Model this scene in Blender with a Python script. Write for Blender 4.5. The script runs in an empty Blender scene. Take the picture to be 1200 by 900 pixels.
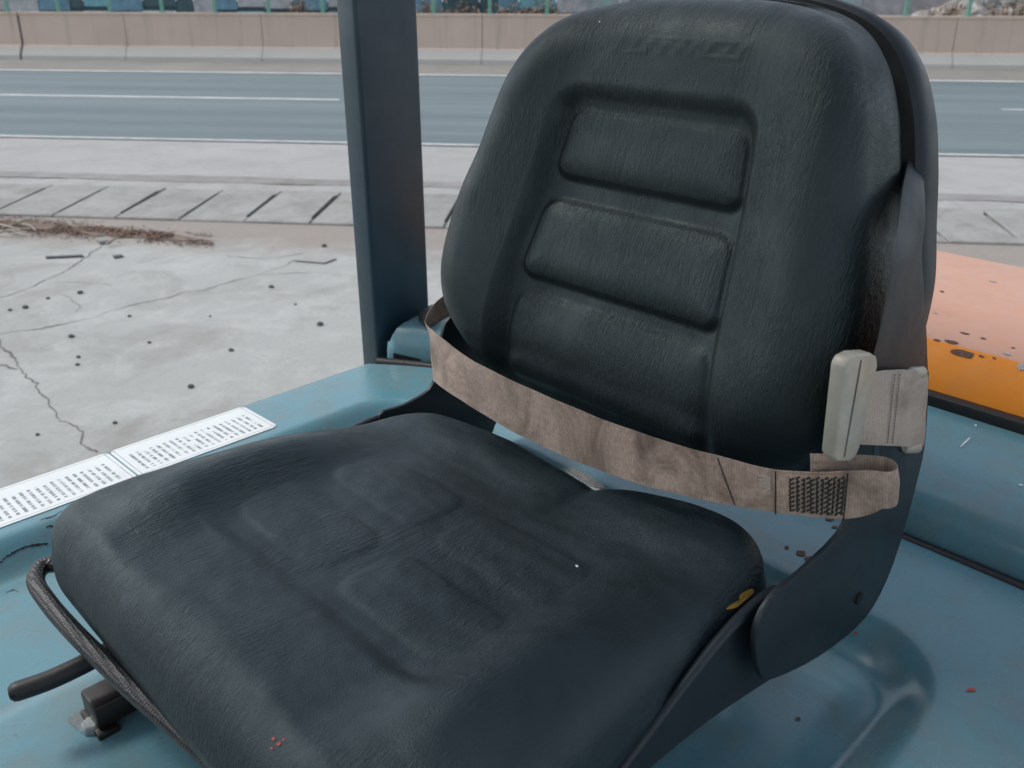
import bpy, bmesh, math, random
from math import sin, cos, tan, radians, pi, sqrt, exp, atan, atan2
from mathutils import Vector, Matrix, noise
from mathutils.bvhtree import BVHTree

random.seed(7)
scene = bpy.context.scene
COL = scene.collection

# ------------------------------------------------------------------ camera, sky, sun, exposure
CAM_H = 1.65                     # eye height over the yard; axes: X rearward on the truck, Y to its right, Z up
FPX = 1050.0                     # focal length in pixels of the 1200 px wide photograph
PITCH = atan(481.0 / FPX)
YAW = radians(45.5)              # camera heading measured from +X
cd = bpy.data.cameras.new('camera')
cam = bpy.data.objects.new('camera', cd)
COL.objects.link(cam)
cam.location = (0, 0, CAM_H)
cam.rotation_euler = (pi / 2 - PITCH, 0, YAW - pi / 2)
cd.sensor_width = 36.0
cd.lens = 36.0 * FPX / 1200.0
cd.clip_start = 0.02
cd.clip_end = 3000
cd.dof.use_dof = True
cd.dof.focus_distance = 0.92
cd.dof.aperture_fstop = 11.0
scene.camera = cam

SUN_EL, SUN_AZ = radians(55), radians(122)     # azimuth as an angle from +X, anticlockwise
world = bpy.data.worlds.new('World')
scene.world = world
world.use_nodes = True
wn = world.node_tree.nodes
sky = wn.new('ShaderNodeTexSky')
sky.sky_type = 'NISHITA'
sky.sun_disc = False
sky.sun_elevation = SUN_EL
sky.sun_rotation = pi / 2 - SUN_AZ
sky.dust_density = 1.2
sky.air_density = 1.0
sky.ozone_density = 1.5
hs = wn.new('ShaderNodeHueSaturation')          # thin even overcast: the sky loses part of its blue everywhere
hs.inputs['Saturation'].default_value = 0.42
world.node_tree.links.new(sky.outputs[0], hs.inputs['Color'])
world.node_tree.links.new(hs.outputs[0], wn['Background'].inputs[0])
wn['Background'].inputs[1].default_value = 0.15
sd = bpy.data.lights.new('sun', 'SUN')
sd.energy = 1.5
sd.angle = radians(14)
sd.color = (1.0, 0.95, 0.88)
sun = bpy.data.objects.new('sun', sd)
COL.objects.link(sun)
sdir = Vector((cos(SUN_AZ) * cos(SUN_EL), sin(SUN_AZ) * cos(SUN_EL), sin(SUN_EL)))
sun.rotation_euler = sdir.to_track_quat('Z', 'Y').to_euler()
sun.location = (0, 0, 30)
vs = scene.view_settings
vs.view_transform = 'Standard'
vs.look = 'None'
vs.gamma = 1
vs.use_curve_mapping = False
vs.exposure = 0.56

# ------------------------------------------------------------------ pixel helpers (photograph 1200 x 900)
CF = Vector((cos(YAW) * cos(PITCH), sin(YAW) * cos(PITCH), -sin(PITCH)))
CR = Vector((sin(YAW), -cos(YAW), 0))
CU = CR.cross(CF)
CP = Vector((0, 0, CAM_H))
def ray(x, y):
    return CF + CR * ((x - 600) / FPX) - CU * ((y - 450) / FPX)
def at_z(x, y, z):
    d = ray(x, y); return CP + d * ((z - CAM_H) / d.z)
def at_v(x, y, v):
    d = ray(x, y); return CP + d * (v / d.y)
def at_u(x, y, u):
    d = ray(x, y); return CP + d * (u / d.x)
def at_f(x, y, fn, k0=0.2, k1=3.0):
    """first crossing of fn(point)=0 along the pixel's ray"""
    d = ray(x, y); a = k0; fa = fn(CP + d * a); n = 400
    for i in range(1, n + 1):
        b = k0 + (k1 - k0) * i / n
        fb = fn(CP + d * b)
        if fa * fb <= 0:
            for _ in range(30):
                m = (a + b) / 2; fm = fn(CP + d * m)
                if fa * fm <= 0: b = m
                else: a, fa = m, fm
            return CP + d * ((a + b) / 2)
        a, fa = b, fb
    return CP + d * k1
# road frame: x along the road to the right, y away from the yard
ROAD = YAW - radians(6.4) - pi / 2
RC, RS = cos(ROAD), sin(ROAD)
def road_px(x, y, z=0.0):
    p = at_z(x, y, z)
    return (p.x * RC + p.y * RS, -p.x * RS + p.y * RC)

# ------------------------------------------------------------------ object helpers
def tag(o, label=None, cat=None, group=None, kind=None):
    if label: o['label'] = label
    if cat: o['category'] = cat
    if group: o['group'] = group
    if kind: o['kind'] = kind
    return o
def empty(name, loc=(0, 0, 0), rz=0.0):
    o = bpy.data.objects.new(name, None)
    COL.objects.link(o); o.location = loc; o.rotation_euler = (0, 0, rz)
    o.empty_display_size = 0.1
    return o
def link(name, me, mat, parent=None, smooth=True, sharp=None):
    o = bpy.data.objects.new(name, me)
    COL.objects.link(o)
    if mat: 
        me.materials.clear(); me.materials.append(mat)
    if parent: o.parent = parent
    if smooth:
        me.polygons.foreach_set('use_smooth', [True] * len(me.polygons))
        if sharp: me.set_sharp_from_angle(angle=radians(sharp))
    return o
def mesh(name, verts, faces, mat, parent=None, smooth=True, sharp=None):
    me = bpy.data.meshes.new(name)
    me.from_pydata([tuple(v) for v in verts], [], faces)
    me.validate(); me.update()
    return link(name, me, mat, parent, smooth, sharp)
def from_bm(name, bm, mat, parent=None, smooth=True, sharp=35):
    bmesh.ops.recalc_face_normals(bm, faces=bm.faces)
    me = bpy.data.meshes.new(name); bm.to_mesh(me); bm.free()
    return link(name, me, mat, parent, smooth, sharp)
def box_bm(x0, x1, y0, y1, z0, z1, bev=0.0, seg=2):
    bm = bmesh.new()
    bmesh.ops.create_cube(bm, size=1.0)
    for v in bm.verts:
        v.co = Vector(((x0 + x1) / 2 + v.co.x * (x1 - x0), (y0 + y1) / 2 + v.co.y * (y1 - y0), (z0 + z1) / 2 + v.co.z * (z1 - z0)))
    if bev: bmesh.ops.bevel(bm, geom=bm.edges[:], offset=bev, segments=seg, affect='EDGES', profile=0.5)
    return bm
def box(name, b, mat, parent=None, bev=0.0, seg=2):
    return from_bm(name, box_bm(*b, bev=bev, seg=seg), mat, parent)
def prism_bm(outline, off, bev=0.0, seg=2):
    """polygon outline (3D points on one plane) pushed along off"""
    bm = bmesh.new()
    f = bm.faces.new([bm.verts.new(p) for p in outline])
    r = bmesh.ops.extrude_face_region(bm, geom=[f])
    bmesh.ops.translate(bm, vec=off, verts=[v for v in r['geom'] if isinstance(v, bmesh.types.BMVert)])
    bmesh.ops.recalc_face_normals(bm, faces=bm.faces)
    if bev:
        es = [e for e in bm.edges if len(e.link_faces) == 2 and e.calc_face_angle(0) > radians(40)]
        bmesh.ops.bevel(bm, geom=es, offset=bev, segments=seg, affect='EDGES', profile=0.5)
    return bm
def spline(pts, n, closed=False):
    """Catmull-Rom through points, n samples per span"""
    P = [Vector(p) for p in pts]; out = []; m = len(P)
    rng = m if closed else m - 1
    for i in range(rng):
        if closed: a, b, c, d = P[i - 1], P[i], P[(i + 1) % m], P[(i + 2) % m]
        else: a, b, c, d = P[max(i - 1, 0)], P[i], P[i + 1], P[min(i + 2, m - 1)]
        for k in range(n):
            t = k / n
            out.append(0.5 * ((2 * b) + (c - a) * t + (2 * a - 5 * b + 4 * c - d) * t * t + (3 * b - a - 3 * c + d) * t ** 3))
    if not closed: out.append(P[-1])
    return out
def tube(name, path, rad, mat, parent=None, seg=14, radii=None, caps=True):
    P = [Vector(p) for p in path]; verts = []; faces = []
    up = Vector((0, 0, 1))
    for i, p in enumerate(P):
        t = (P[min(i + 1, len(P) - 1)] - P[max(i - 1, 0)]).normalized()
        a = t.cross(up)
        if a.length < 1e-4: a = t.cross(Vector((1, 0, 0)))
        a.normalize(); b = t.cross(a)
        r = radii[i] if radii else rad
        for k in range(seg):
            an = 2 * pi * k / seg
            verts.append(p + a * (r * cos(an)) + b * (r * sin(an)))
    for i in range(len(P) - 1):
        for k in range(seg):
            k2 = (k + 1) % seg
            faces.append((i * seg + k, i * seg + k2, (i + 1) * seg + k2, (i + 1) * seg + k))
    if caps:
        faces.append(tuple(range(seg)))
        faces.append(tuple((len(P) - 1) * seg + k for k in reversed(range(seg))))
    o = mesh(name, verts, faces, mat, parent, True, 60)
    return o
def sst(a, b, x):
    t = (x - a) / (b - a)
    t = 0 if t < 0 else 1 if t > 1 else t
    return t * t * (3 - 2 * t)
def rbox(x, y, x0, x1, y0, y1, r, w):
    """soft mask: 1 inside a rounded rectangle, 0 outside, over a transition w"""
    cx, cy = (x0 + x1) / 2, (y0 + y1) / 2
    qx = abs(x - cx) - (x1 - x0) / 2 + r; qy = abs(y - cy) - (y1 - y0) / 2 + r
    d = sqrt(max(qx, 0) ** 2 + max(qy, 0) ** 2) + min(max(qx, qy), 0) - r
    return 1 - sst(-w, 0, d)

def pad(x, y, x0, x1, y0, y1, r, w):
    """stuffed pad: steep at its edge, rounding over to a full middle"""
    cx, cy = (x0 + x1) / 2, (y0 + y1) / 2
    qx = abs(x - cx) - (x1 - x0) / 2 + r; qy = abs(y - cy) - (y1 - y0) / 2 + r
    d = -(sqrt(max(qx, 0) ** 2 + max(qy, 0) ** 2) + min(max(qx, qy), 0) - r)
    if d <= -0.004: return 0.0
    t = min(1.0, (d + 0.004) / w)
    k = 1 - (1 - t) ** 2.3
    return k * sst(0.0, 0.28, t)

# ------------------------------------------------------------------ materials
class NT:
    def __init__(s, name):
        s.m = bpy.data.materials.new(name); s.m.use_nodes = True
        s.t = s.m.node_tree; s.n = s.t.nodes; s.l = s.t.links
        s.b = s.n['Principled BSDF']
        s.co = s.n.new('ShaderNodeTexCoord').outputs['Object']
    def mapping(s, scale=(1, 1, 1), rot=(0, 0, 0), loc=(0, 0, 0), src=None):
        m = s.n.new('ShaderNodeMapping'); m.inputs['Scale'].default_value = scale
        m.inputs['Rotation'].default_value = rot; m.inputs['Location'].default_value = loc
        s.l.new(src or s.co, m.inputs[0]); return m.outputs[0]
    def noise(s, scale, detail=4, rough=0.55, dist=0.0, vec=None):
        n = s.n.new('ShaderNodeTexNoise'); n.inputs['Scale'].default_value = scale
        n.inputs['Detail'].default_value = detail; n.inputs['Roughness'].default_value = rough
        n.inputs['Distortion'].default_value = dist
        s.l.new(vec or s.co, n.inputs['Vector']); return n.outputs['Fac']
    def voro(s, scale, feature='DISTANCE_TO_EDGE', vec=None, rand=1.0):
        n = s.n.new('ShaderNodeTexVoronoi'); n.feature = feature
        n.inputs['Scale'].default_value = scale; n.inputs['Randomness'].default_value = rand
        s.l.new(vec or s.co, n.inputs['Vector']); return n.outputs['Distance']
    def wave(s, scale, axis='X', dist=0.0, vec=None):
        n = s.n.new('ShaderNodeTexWave'); n.bands_direction = axis
        n.inputs['Scale'].default_value = scale; n.inputs['Distortion'].default_value = dist
        s.l.new(vec or s.co, n.inputs['Vector']); return n.outputs['Fac']
    def ramp(s, fac, a, b, ca=0.0, cb=1.0):
        n = s.n.new('ShaderNodeMapRange'); n.inputs[1].default_value = a; n.inputs[2].default_value = b
        n.inputs[3].default_value = ca; n.inputs[4].default_value = cb
        s.l.new(fac, n.inputs[0]); return n.outputs[0]
    def math(s, op, a, b=None):
        n = s.n.new('ShaderNodeMath'); n.operation = op
        for i, v in enumerate((a, b)):
            if v is None: continue
            if isinstance(v, (int, float)): n.inputs[i].default_value = v
            else: s.l.new(v, n.inputs[i])
        return n.outputs[0]
    def sep(s, src=None):
        n = s.n.new('ShaderNodeSeparateXYZ'); s.l.new(src or s.co, n.inputs[0]); return n.outputs
    def mix(s, fac, a, b):
        n = s.n.new('ShaderNodeMix'); n.data_type = 'RGBA'
        if isinstance(fac, (int, float)): n.inputs[0].default_value = fac
        else: s.l.new(fac, n.inputs[0])
        for i, v in ((6, a), (7, b)):
            if isinstance(v, tuple): n.inputs[i].default_value = (*v, 1)
            else: s.l.new(v, n.inputs[i])
        return n.outputs[2]
    def color(s, c):
        if isinstance(c, tuple): s.b.inputs['Base Color'].default_value = (*c, 1)
        else: s.l.new(c, s.b.inputs['Base Color'])
    def rough(s, r):
        if isinstance(r, (int, float)): s.b.inputs['Roughness'].default_value = r
        else: s.l.new(r, s.b.inputs['Roughness'])
    def bump(s, h, strength=0.3, dist=0.002, prev=None):
        n = s.n.new('ShaderNodeBump'); n.inputs['Strength'].default_value = strength
        n.inputs['Distance'].default_value = dist
        s.l.new(h, n.inputs['Height'])
        if prev is not None: s.l.new(prev, n.inputs['Normal'])
        s.l.new(n.outputs[0], s.b.inputs['Normal']); return n.outputs[0]

def mat_leather(name, col, dust, ang, rough=0.42, dusty=0.5, flat=False):
    m = NT(name)
    big = m.noise(7, 3)
    fine = m.noise(60, 5, 0.65)
    c = m.mix(m.math('MULTIPLY', m.ramp(big, 0.35, 0.7), dusty), col, dust)
    c = m.mix(m.math('MULTIPLY', m.ramp(fine, 0.5, 0.8), 0.35), c, dust)
    # scuffs: pale hairline scratches
    sc = m.voro(22, vec=m.mapping((1, 3.2, 1.4), (0.3, 0.2, ang + 0.7)))
    scm = m.math('MULTIPLY', m.ramp(sc, 0.006, 0.0), m.ramp(m.noise(9, 2), 0.56, 0.66))
    c = m.mix(m.math('MULTIPLY', scm, 0.35), c, (dust[0] * 2.4, dust[1] * 2.3, dust[2] * 2.2))
    m.color(c)
    m.rough(m.ramp(m.noise(24, 5, 0.6), 0.3, 0.75, rough - 0.09, rough + 0.14))
    m.b.inputs['Specular IOR Level'].default_value = 0.5
    m.b.inputs['Specular Tint'].default_value = (0.80, 1.0, 1.0, 1)
    # fine pebble grain, long wrinkles, a few deep creases
    g = m.voro(700, 'F1')
    n1 = m.bump(g, 0.34, 0.0007)
    wv = m.mapping((85, 480, 85), (0, 0, ang) if flat else (ang, 0, 0))
    w1 = m.noise(1.0, 3, 0.55, 0.7, wv)
    mask = m.ramp(m.noise(9, 3), 0.38, 0.62)
    n2 = m.bump(m.math('MULTIPLY', w1, mask), 0.75, 0.0026, n1)
    w2 = m.noise(1.0, 2, 0.5, 0.5, m.mapping((40, 260, 40), (0, 0, ang - 0.45) if flat else (ang - 0.55, 0, 0)))
    m.bump(m.math('MULTIPLY', w2, m.ramp(m.noise(6, 3), 0.48, 0.64)), 0.45, 0.0026, n2)
    return m.m
LEATHER_BACK = mat_leather('leather_backrest', (0.0115, 0.0165, 0.0185), (0.019, 0.026, 0.027), 1.35, 0.44)
LEATHER_SEAT = mat_leather('leather_seat', (0.0105, 0.0185, 0.0235), (0.024, 0.037, 0.043), 1.1, 0.46, 0.7, True)

def mat_paint(name, col, col2, rough=0.2, dirt=(0.20, 0.22, 0.21), dirt_amt=0.35, chips=0.0, bump=0.12, coat=0.0, scr=0.5):
    m = NT(name)
    c = m.mix(m.ramp(m.noise(5, 4), 0.3, 0.7), col, col2)
    c = m.mix(m.math('MULTIPLY', m.ramp(m.noise(14, 7, 0.7, 0.6), 0.44, 0.66), dirt_amt), c, dirt)
    spk = m.ramp(m.noise(85, 4, 0.7), 0.66, 0.72)
    c = m.mix(m.math('MULTIPLY', spk, dirt_amt), c, (dirt[0] * 0.45, dirt[1] * 0.42, dirt[2] * 0.4))
    sv = m.voro(9, vec=m.mapping((1, 5, 1), (0, 0, 0.6)))
    sm = m.math('MULTIPLY', m.ramp(sv, 0.004, 0.0), m.ramp(m.noise(5, 2), 0.56, 0.62))
    if scr: c = m.mix(m.math('MULTIPLY', sm, scr), c, (0.45, 0.5, 0.52))
    if chips:
        ch = m.ramp(m.noise(19, 8, 0.72), chips, chips + 0.01)
        rust = m.mix(m.noise(120, 4), (0.06, 0.03, 0.02), (0.16, 0.11, 0.09))
        c = m.mix(ch, c, rust)
    m.color(c)
    m.rough(m.ramp(m.noise(18, 6, 0.65), 0.3, 0.75, rough, rough + 0.22))
    n1 = m.bump(m.noise(3.5, 2), bump, 0.02)
    m.bump(m.noise(260, 3), 0.05, 0.0006, n1)
    if coat:
        m.b.inputs['Coat Weight'].default_value = coat
        m.b.inputs['Coat Roughness'].default_value = 0.12
    return m.m
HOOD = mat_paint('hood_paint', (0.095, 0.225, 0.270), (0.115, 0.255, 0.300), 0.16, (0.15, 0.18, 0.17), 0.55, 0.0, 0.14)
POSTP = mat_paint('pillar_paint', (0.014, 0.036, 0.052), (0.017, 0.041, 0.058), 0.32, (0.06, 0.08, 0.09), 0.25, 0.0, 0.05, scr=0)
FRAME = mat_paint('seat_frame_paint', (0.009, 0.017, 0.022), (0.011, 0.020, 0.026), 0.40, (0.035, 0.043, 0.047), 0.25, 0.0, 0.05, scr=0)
def mat_orange():
    m = NT('counterweight_paint')
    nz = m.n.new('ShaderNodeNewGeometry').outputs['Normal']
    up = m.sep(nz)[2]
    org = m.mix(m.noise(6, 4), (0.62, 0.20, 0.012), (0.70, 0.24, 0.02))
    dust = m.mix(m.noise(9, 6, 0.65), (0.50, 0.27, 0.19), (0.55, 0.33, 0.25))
    dm = m.math('MULTIPLY', m.ramp(up, 0.90, 0.94), m.ramp(m.noise(16, 6, 0.7), 0.25, 0.5, 0.72, 1.0))  # upward faces: dust, with the pale sky reflection put into its colour
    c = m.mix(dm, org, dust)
    chip = m.ramp(m.noise(30, 7, 0.72, 0.0, m.mapping((1.6, 0.8, 1.0))), 0.70, 0.715)
    c = m.mix(chip, c, (0.10, 0.06, 0.05))
    c = m.mix(m.math('MULTIPLY', m.ramp(m.noise(5, 4), 0.6, 0.72), 0.35), c, (0.42, 0.20, 0.09))
    m.color(c); m.rough(m.ramp(m.noise(30, 4), 0.3, 0.7, 0.4, 0.6)); m.b.inputs['Specular IOR Level'].default_value = 0.3
    m.bump(m.noise(120, 5, 0.7), 0.2, 0.002)
    return m.m
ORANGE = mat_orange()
def simple(name, col, rough=0.5, var=0.15, scale=30, bump=0.15, bscale=300, bd=0.001, metal=0.0):
    m = NT(name)
    a = tuple(x * (1 - var) for x in col); b = tuple(min(1, x * (1 + var)) for x in col)
    m.color(m.mix(m.ramp(m.noise(scale, 5, 0.62), 0.3, 0.7), a, b))
    m.rough(m.ramp(m.noise(scale * 2.3, 4), 0.3, 0.7, max(0.05, rough - 0.08), min(1, rough + 0.1)))
    m.b.inputs['Metallic'].default_value = metal
    if bump: m.bump(m.noise(bscale, 4, 0.6), bump, bd)
    return m.m
BLACK = simple('black_rubber', (0.012, 0.013, 0.014), 0.5)
GAP = simple('dark_gap', (0.006, 0.007, 0.008), 0.8)
STEEL = simple('dark_steel', (0.028, 0.024, 0.022), 0.4, metal=0.5)
BOLT = simple('worn_bolt', (0.30, 0.33, 0.34), 0.4, 0.3, 90)
PLASTIC = simple('beige_plastic', (0.44, 0.41, 0.34), 0.38, 0.14, 45, 0.1, 400)
FOAM = simple('yellow_foam', (0.50, 0.30, 0.05), 0.85, 0.3, 200, 0.6, 500, 0.002)
THREAD = simple('black_thread', (0.010, 0.010, 0.010), 0.7)
FRAY = simple('frayed_thread', (0.45, 0.38, 0.32), 0.8)
CHIP = simple('bare_rust_spot', (0.10, 0.055, 0.04), 0.8, 0.5, 200, 0.5, 400)
SCRAPE = simple('bare_metal_scrape', (0.30, 0.31, 0.29), 0.6, 0.3, 200, 0.5, 400)
RED = simple('red_paint_speck', (0.45, 0.06, 0.04), 0.6)
WHITE_SPECK = simple('white_paint_speck', (0.7, 0.72, 0.72), 0.6)
def mat_wrap():
    m = NT('wrapped_grip')
    m.color((0.014, 0.014, 0.014))
    w = m.voro(300, 'F1', rand=0.2)
    m.rough(0.42); m.bump(w, 0.6, 0.0025)
    return m.m
WRAP = mat_wrap()
def mat_web(name, light):
    m = NT(name)
    a, b, dk = ((0.54, 0.41, 0.325), (0.40, 0.295, 0.225), (0.10, 0.062, 0.042)) if not light else ((0.60, 0.495, 0.405), (0.50, 0.405, 0.33), (0.24, 0.18, 0.14))
    c = m.mix(m.ramp(m.noise(16, 5, 0.6), 0.3, 0.7), a, b)
    c = m.mix(m.math('MULTIPLY', m.ramp(m.noise(13, 6, 0.68, 0.8), 0.46, 0.68), 0.9), c, dk)
    c = m.mix(m.math('MULTIPLY', m.ramp(m.noise(300, 3), 0.4, 0.7), 0.35), c, dk)
    uvn = m.n.new('ShaderNodeUVMap').outputs[0]
    w1 = m.wave(5.0 if light else 7.0, 'X', 0.5, m.mapping((1, 1, 1), src=uvn))
    c = m.mix(m.math('MULTIPLY', m.ramp(w1, 0.5, 0.0), 0.45 if light else 0.2), c, dk)
    m.color(c); m.rough(0.85)
    m.b.inputs['Sheen Weight'].default_value = 0.2
    w2 = m.wave(1.6, 'Y', 0.5, m.mapping((1, 1, 1), src=uvn))
    n1 = m.bump(w1, 0.5 if light else 0.25, 0.0012)
    n2 = m.bump(w2, 0.15, 0.0008, n1)
    m.bump(m.noise(900, 3), 0.35, 0.001, n2)
    return m.m
WEB = mat_web('belt_webbing', False)
WEB2 = mat_web('anchor_webbing', True)
def mat_label(seed, x0, x1, y0, y1):
    """white instruction plate; rows of tiny unreadable print as dashes"""
    m = NT('label_print')
    X, Y, Z = m.sep()
    def rows(freq, gap, lo_x, hi_x, lo_y, hi_y, thr, s2):
        row = m.math('FRACT', m.math('MULTIPLY', X, freq))
        on = m.math('LESS_THAN', row, gap)
        rid = m.math('FLOOR', m.math('MULTIPLY', X, freq))
        comb = m.n.new('ShaderNodeCombineXYZ')
        m.l.new(m.math('MULTIPLY', rid, 7.3 + seed), comb.inputs[0]); m.l.new(m.math('MULTIPLY', Y, s2), comb.inputs[1])
        wd = m.math('GREATER_THAN', m.noise(1.0, 2, 0.7, 0, comb.outputs[0]), thr)
        k = m.math('MULTIPLY', on, wd)
        for (v, a, b) in ((X, lo_x, hi_x), (Y, lo_y, hi_y)):
            k = m.math('MULTIPLY', k, m.math('GREATER_THAN', v, a)); k = m.math('MULTIPLY', k, m.math('LESS_THAN', v, b))
        return k
    k1 = rows(105, 0.42, x0 + 0.012, x1 - 0.014, y0 + 0.014, y1 - 0.03, 0.47, 170)
    fr = None
    for (v, a) in ((X, x0 + 0.005), (X, x1 - 0.005), (Y, y0 + 0.005), (Y, y1 - 0.005)):
        e = m.math('LESS_THAN', m.math('ABSOLUTE', m.math('SUBTRACT', v, a)), 0.0005)
        fr = e if fr is None else m.math('MAXIMUM', fr, e)
    ink = m.math('MULTIPLY', m.math('MAXIMUM', k1, fr), m.ramp(m.noise(40, 4), 0.3, 0.5, 0.45, 0.85))
    c = m.mix(m.noise(30, 5), (0.62, 0.66, 0.66), (0.72, 0.75, 0.74))
    c = m.mix(ink, c, (0.10, 0.12, 0.13))
    c = m.mix(m.math('MULTIPLY', m.ramp(m.noise(26, 6, 0.7), 0.55, 0.75), 0.3), c, (0.35, 0.35, 0.32))
    m.color(c); m.rough(0.35)
    return m.m
def mat_concrete(name, a, b, stain, scale=1.0, amt=0.5, bump=0.3):
    m = NT(name)
    c = m.mix(m.ramp(m.noise(0.5 * scale, 6, 0.6), 0.3, 0.7), a, b)
    c = m.mix(m.math('MULTIPLY', m.ramp(m.noise(2.2 * scale, 8, 0.7, 0.5), 0.45, 0.75), amt), c, stain)
    c = m.mix(m.math('MULTIPLY', m.ramp(m.noise(60 * scale, 5, 0.7), 0.5, 0.8), 0.3), c, tuple(x * 0.6 for x in stain))
    m.color(c); m.rough(0.9)
    n = m.bump(m.noise(9 * scale, 8, 0.7), bump, 0.02)
    m.bump(m.noise(120 * scale, 5, 0.7), bump, 0.004, n)
    return m.m
def mat_yard():
    m = NT('yard_concrete')
    c = m.mix(m.ramp(m.noise(0.6, 7, 0.62), 0.3, 0.7), (0.30, 0.31, 0.295), (0.355, 0.365, 0.35))
    c = m.mix(m.math('MULTIPLY', m.ramp(m.noise(3.1, 9, 0.74, 0.4), 0.48, 0.66), 0.65), c, (0.43, 0.435, 0.42))
    c = m.mix(m.math('MULTIPLY', m.ramp(m.noise(1.5, 8, 0.7, 0.8, m.mapping((1, 1, 1), (0, 0, 0.4), (4, 9, 0))), 0.50, 0.68), 0.62), c, (0.21, 0.20, 0.18))
    c = m.mix(m.math('MULTIPLY', m.ramp(m.noise(38, 7, 0.78), 0.55, 0.72), 0.45), c, (0.17, 0.165, 0.155))
    # dusty soil washed against the kerb slabs
    rx, ry, rz = m.sep(m.mapping((1, 1, 1), (0, 0, -ROAD)))
    edge = m.math('ADD', ry, m.math('MULTIPLY', m.math('SUBTRACT', m.noise(1.7, 6, 0.65), 0.5), 1.3))
    soil = m.math('MULTIPLY', m.ramp(edge, 5.35, 5.75), m.ramp(ry, 6.3, 6.2))
    c = m.mix(m.math('MULTIPLY', soil, 0.85), c, m.mix(m.noise(25, 6, 0.7), (0.20, 0.165, 0.14), (0.30, 0.265, 0.24)))
    m.color(c); m.rough(0.92)
    n = m.bump(m.noise(5, 8, 0.7), 0.35, 0.03)
    m.bump(m.noise(90, 6, 0.75), 0.4, 0.006, n)
    return m.m
YARD = mat_yard()
KERB = mat_concrete('kerb_concrete', (0.24, 0.24, 0.225), (0.34, 0.345, 0.33), (0.16, 0.145, 0.13), 2.0, 0.75, 0.5)
SHOULDER = mat_concrete('shoulder_dust', (0.30, 0.30, 0.29), (0.36, 0.36, 0.35), (0.22, 0.215, 0.205), 0.8, 0.55, 0.4)
CRACK = simple('crack_dirt', (0.135, 0.13, 0.12), 0.95, 0.4, 40)
SOIL = simple('wet_soil', (0.17, 0.125, 0.098), 0.95, 0.4, 20, 0.6, 90, 0.02)
LEAF = simple('dead_leaf', (0.165, 0.105, 0.075), 0.8, 0.45, 8)
TWIG = simple('dry_twig', (0.28, 0.25, 0.21), 0.85, 0.3, 30)
STONE = simple('dark_pebble', (0.07, 0.07, 0.065), 0.85, 0.3, 80)
def mat_road():
    m = NT('asphalt')
    band = m.noise(1.0, 5, 0.65, 0.0, m.mapping((0.06, 1.7, 1)))
    c = m.mix(m.ramp(band, 0.32, 0.68), (0.092, 0.125, 0.137), (0.145, 0.185, 0.195))
    c = m.mix(m.math('MULTIPLY', m.ramp(m.noise(1.4, 7, 0.7), 0.5, 0.75), 0.3), c, (0.19, 0.21, 0.215))
    m.color(c); m.rough(0.75)
    m.bump(m.noise(90, 5, 0.7), 0.3, 0.006)
    return m.m
ASPHALT = mat_road()
LINE = simple('road_line_paint', (0.62, 0.63, 0.61), 0.7, 0.18, 3)
LINE2 = simple('worn_line_paint', (0.42, 0.43, 0.42), 0.7, 0.25, 6)
def mat_barrier():
    m = NT('barrier_concrete')
    X, Y, Z = m.sep()
    c = m.mix(m.ramp(m.noise(0.8, 6, 0.6), 0.3, 0.7), (0.50, 0.395, 0.325), (0.57, 0.46, 0.385))
    st = m.noise(1.0, 5, 0.7, 0.0, m.mapping((4.0, 1, 0.25)))
    c = m.mix(m.math('MULTIPLY', m.ramp(st, 0.52, 0.72), 0.55), c, (0.28, 0.235, 0.20))
    low = m.ramp(m.math('ADD', Z, m.math('MULTIPLY', m.noise(6, 5), 0.04)), 0.31, 0.27)  # toe band: greyer light on its upturned slope put into the colour
    c = m.mix(low, c, m.mix(m.noise(5, 6, 0.7), (0.40, 0.395, 0.365), (0.47, 0.465, 0.43)))
    m.color(c); m.rough(0.9); m.bump(m.noise(30, 6, 0.7), 0.3, 0.01)
    return m.m
BARRIER = mat_barrier()
GREEN = simple('green_fence_paint', (0.14, 0.33, 0.26), 0.5, 0.12, 10)

# ================================================================== SETTING
def sheet(name, x0, x1, y0, y1, z, mat, parent=None, kind='structure', jit=0.0, step=0.4):
    """flat sheet in road coordinates, with optional ragged long edges"""
    n = max(1, int((x1 - x0) / step)) if jit else 1
    vs_, fs = [], []
    for i in range(n + 1):
        x = x0 + (x1 - x0) * i / n
        a = jit * (noise.noise(Vector((x * 1.3, y0, 3))) + 0.5 * noise.noise(Vector((x * 4.1, y0, 8)))) if jit else 0
        b = jit * (noise.noise(Vector((x * 1.3, y1, 5))) + 0.5 * noise.noise(Vector((x * 4.1, y1, 9)))) if jit else 0
        vs_ += [(x, y0 + a, z), (x, y1 + b, z)]
        if i: fs.append((2 * i - 2, 2 * i, 2 * i + 1, 2 * i - 1))
    o = mesh(name, vs_, fs, mat, parent, False)
    if parent is None:
        o.rotation_euler.z = ROAD; tag(o, kind=kind)
    return o
G = 1500
ground = mesh('ground', [(-G, -G, 0), (G, -G, 0), (G, G, 0), (-G, G, 0)], [(0, 1, 2, 3)], YARD, None, False)
tag(ground, kind='structure')
Y_KERB0, Y_KERB1 = 6.16, 7.0
Y_ROAD0, Y_LINE, Y_LANE, Y_BAR = 9.41, 16.45, 12.95, 18.7
shoulder = sheet('shoulder', -300, 300, Y_KERB1 + 0.02, Y_ROAD0 + 0.05, 0.006, SHOULDER, jit=0.0)
road = sheet('road', -300, 300, Y_ROAD0, Y_BAR + 0.4, 0.012, ASPHALT)
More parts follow.
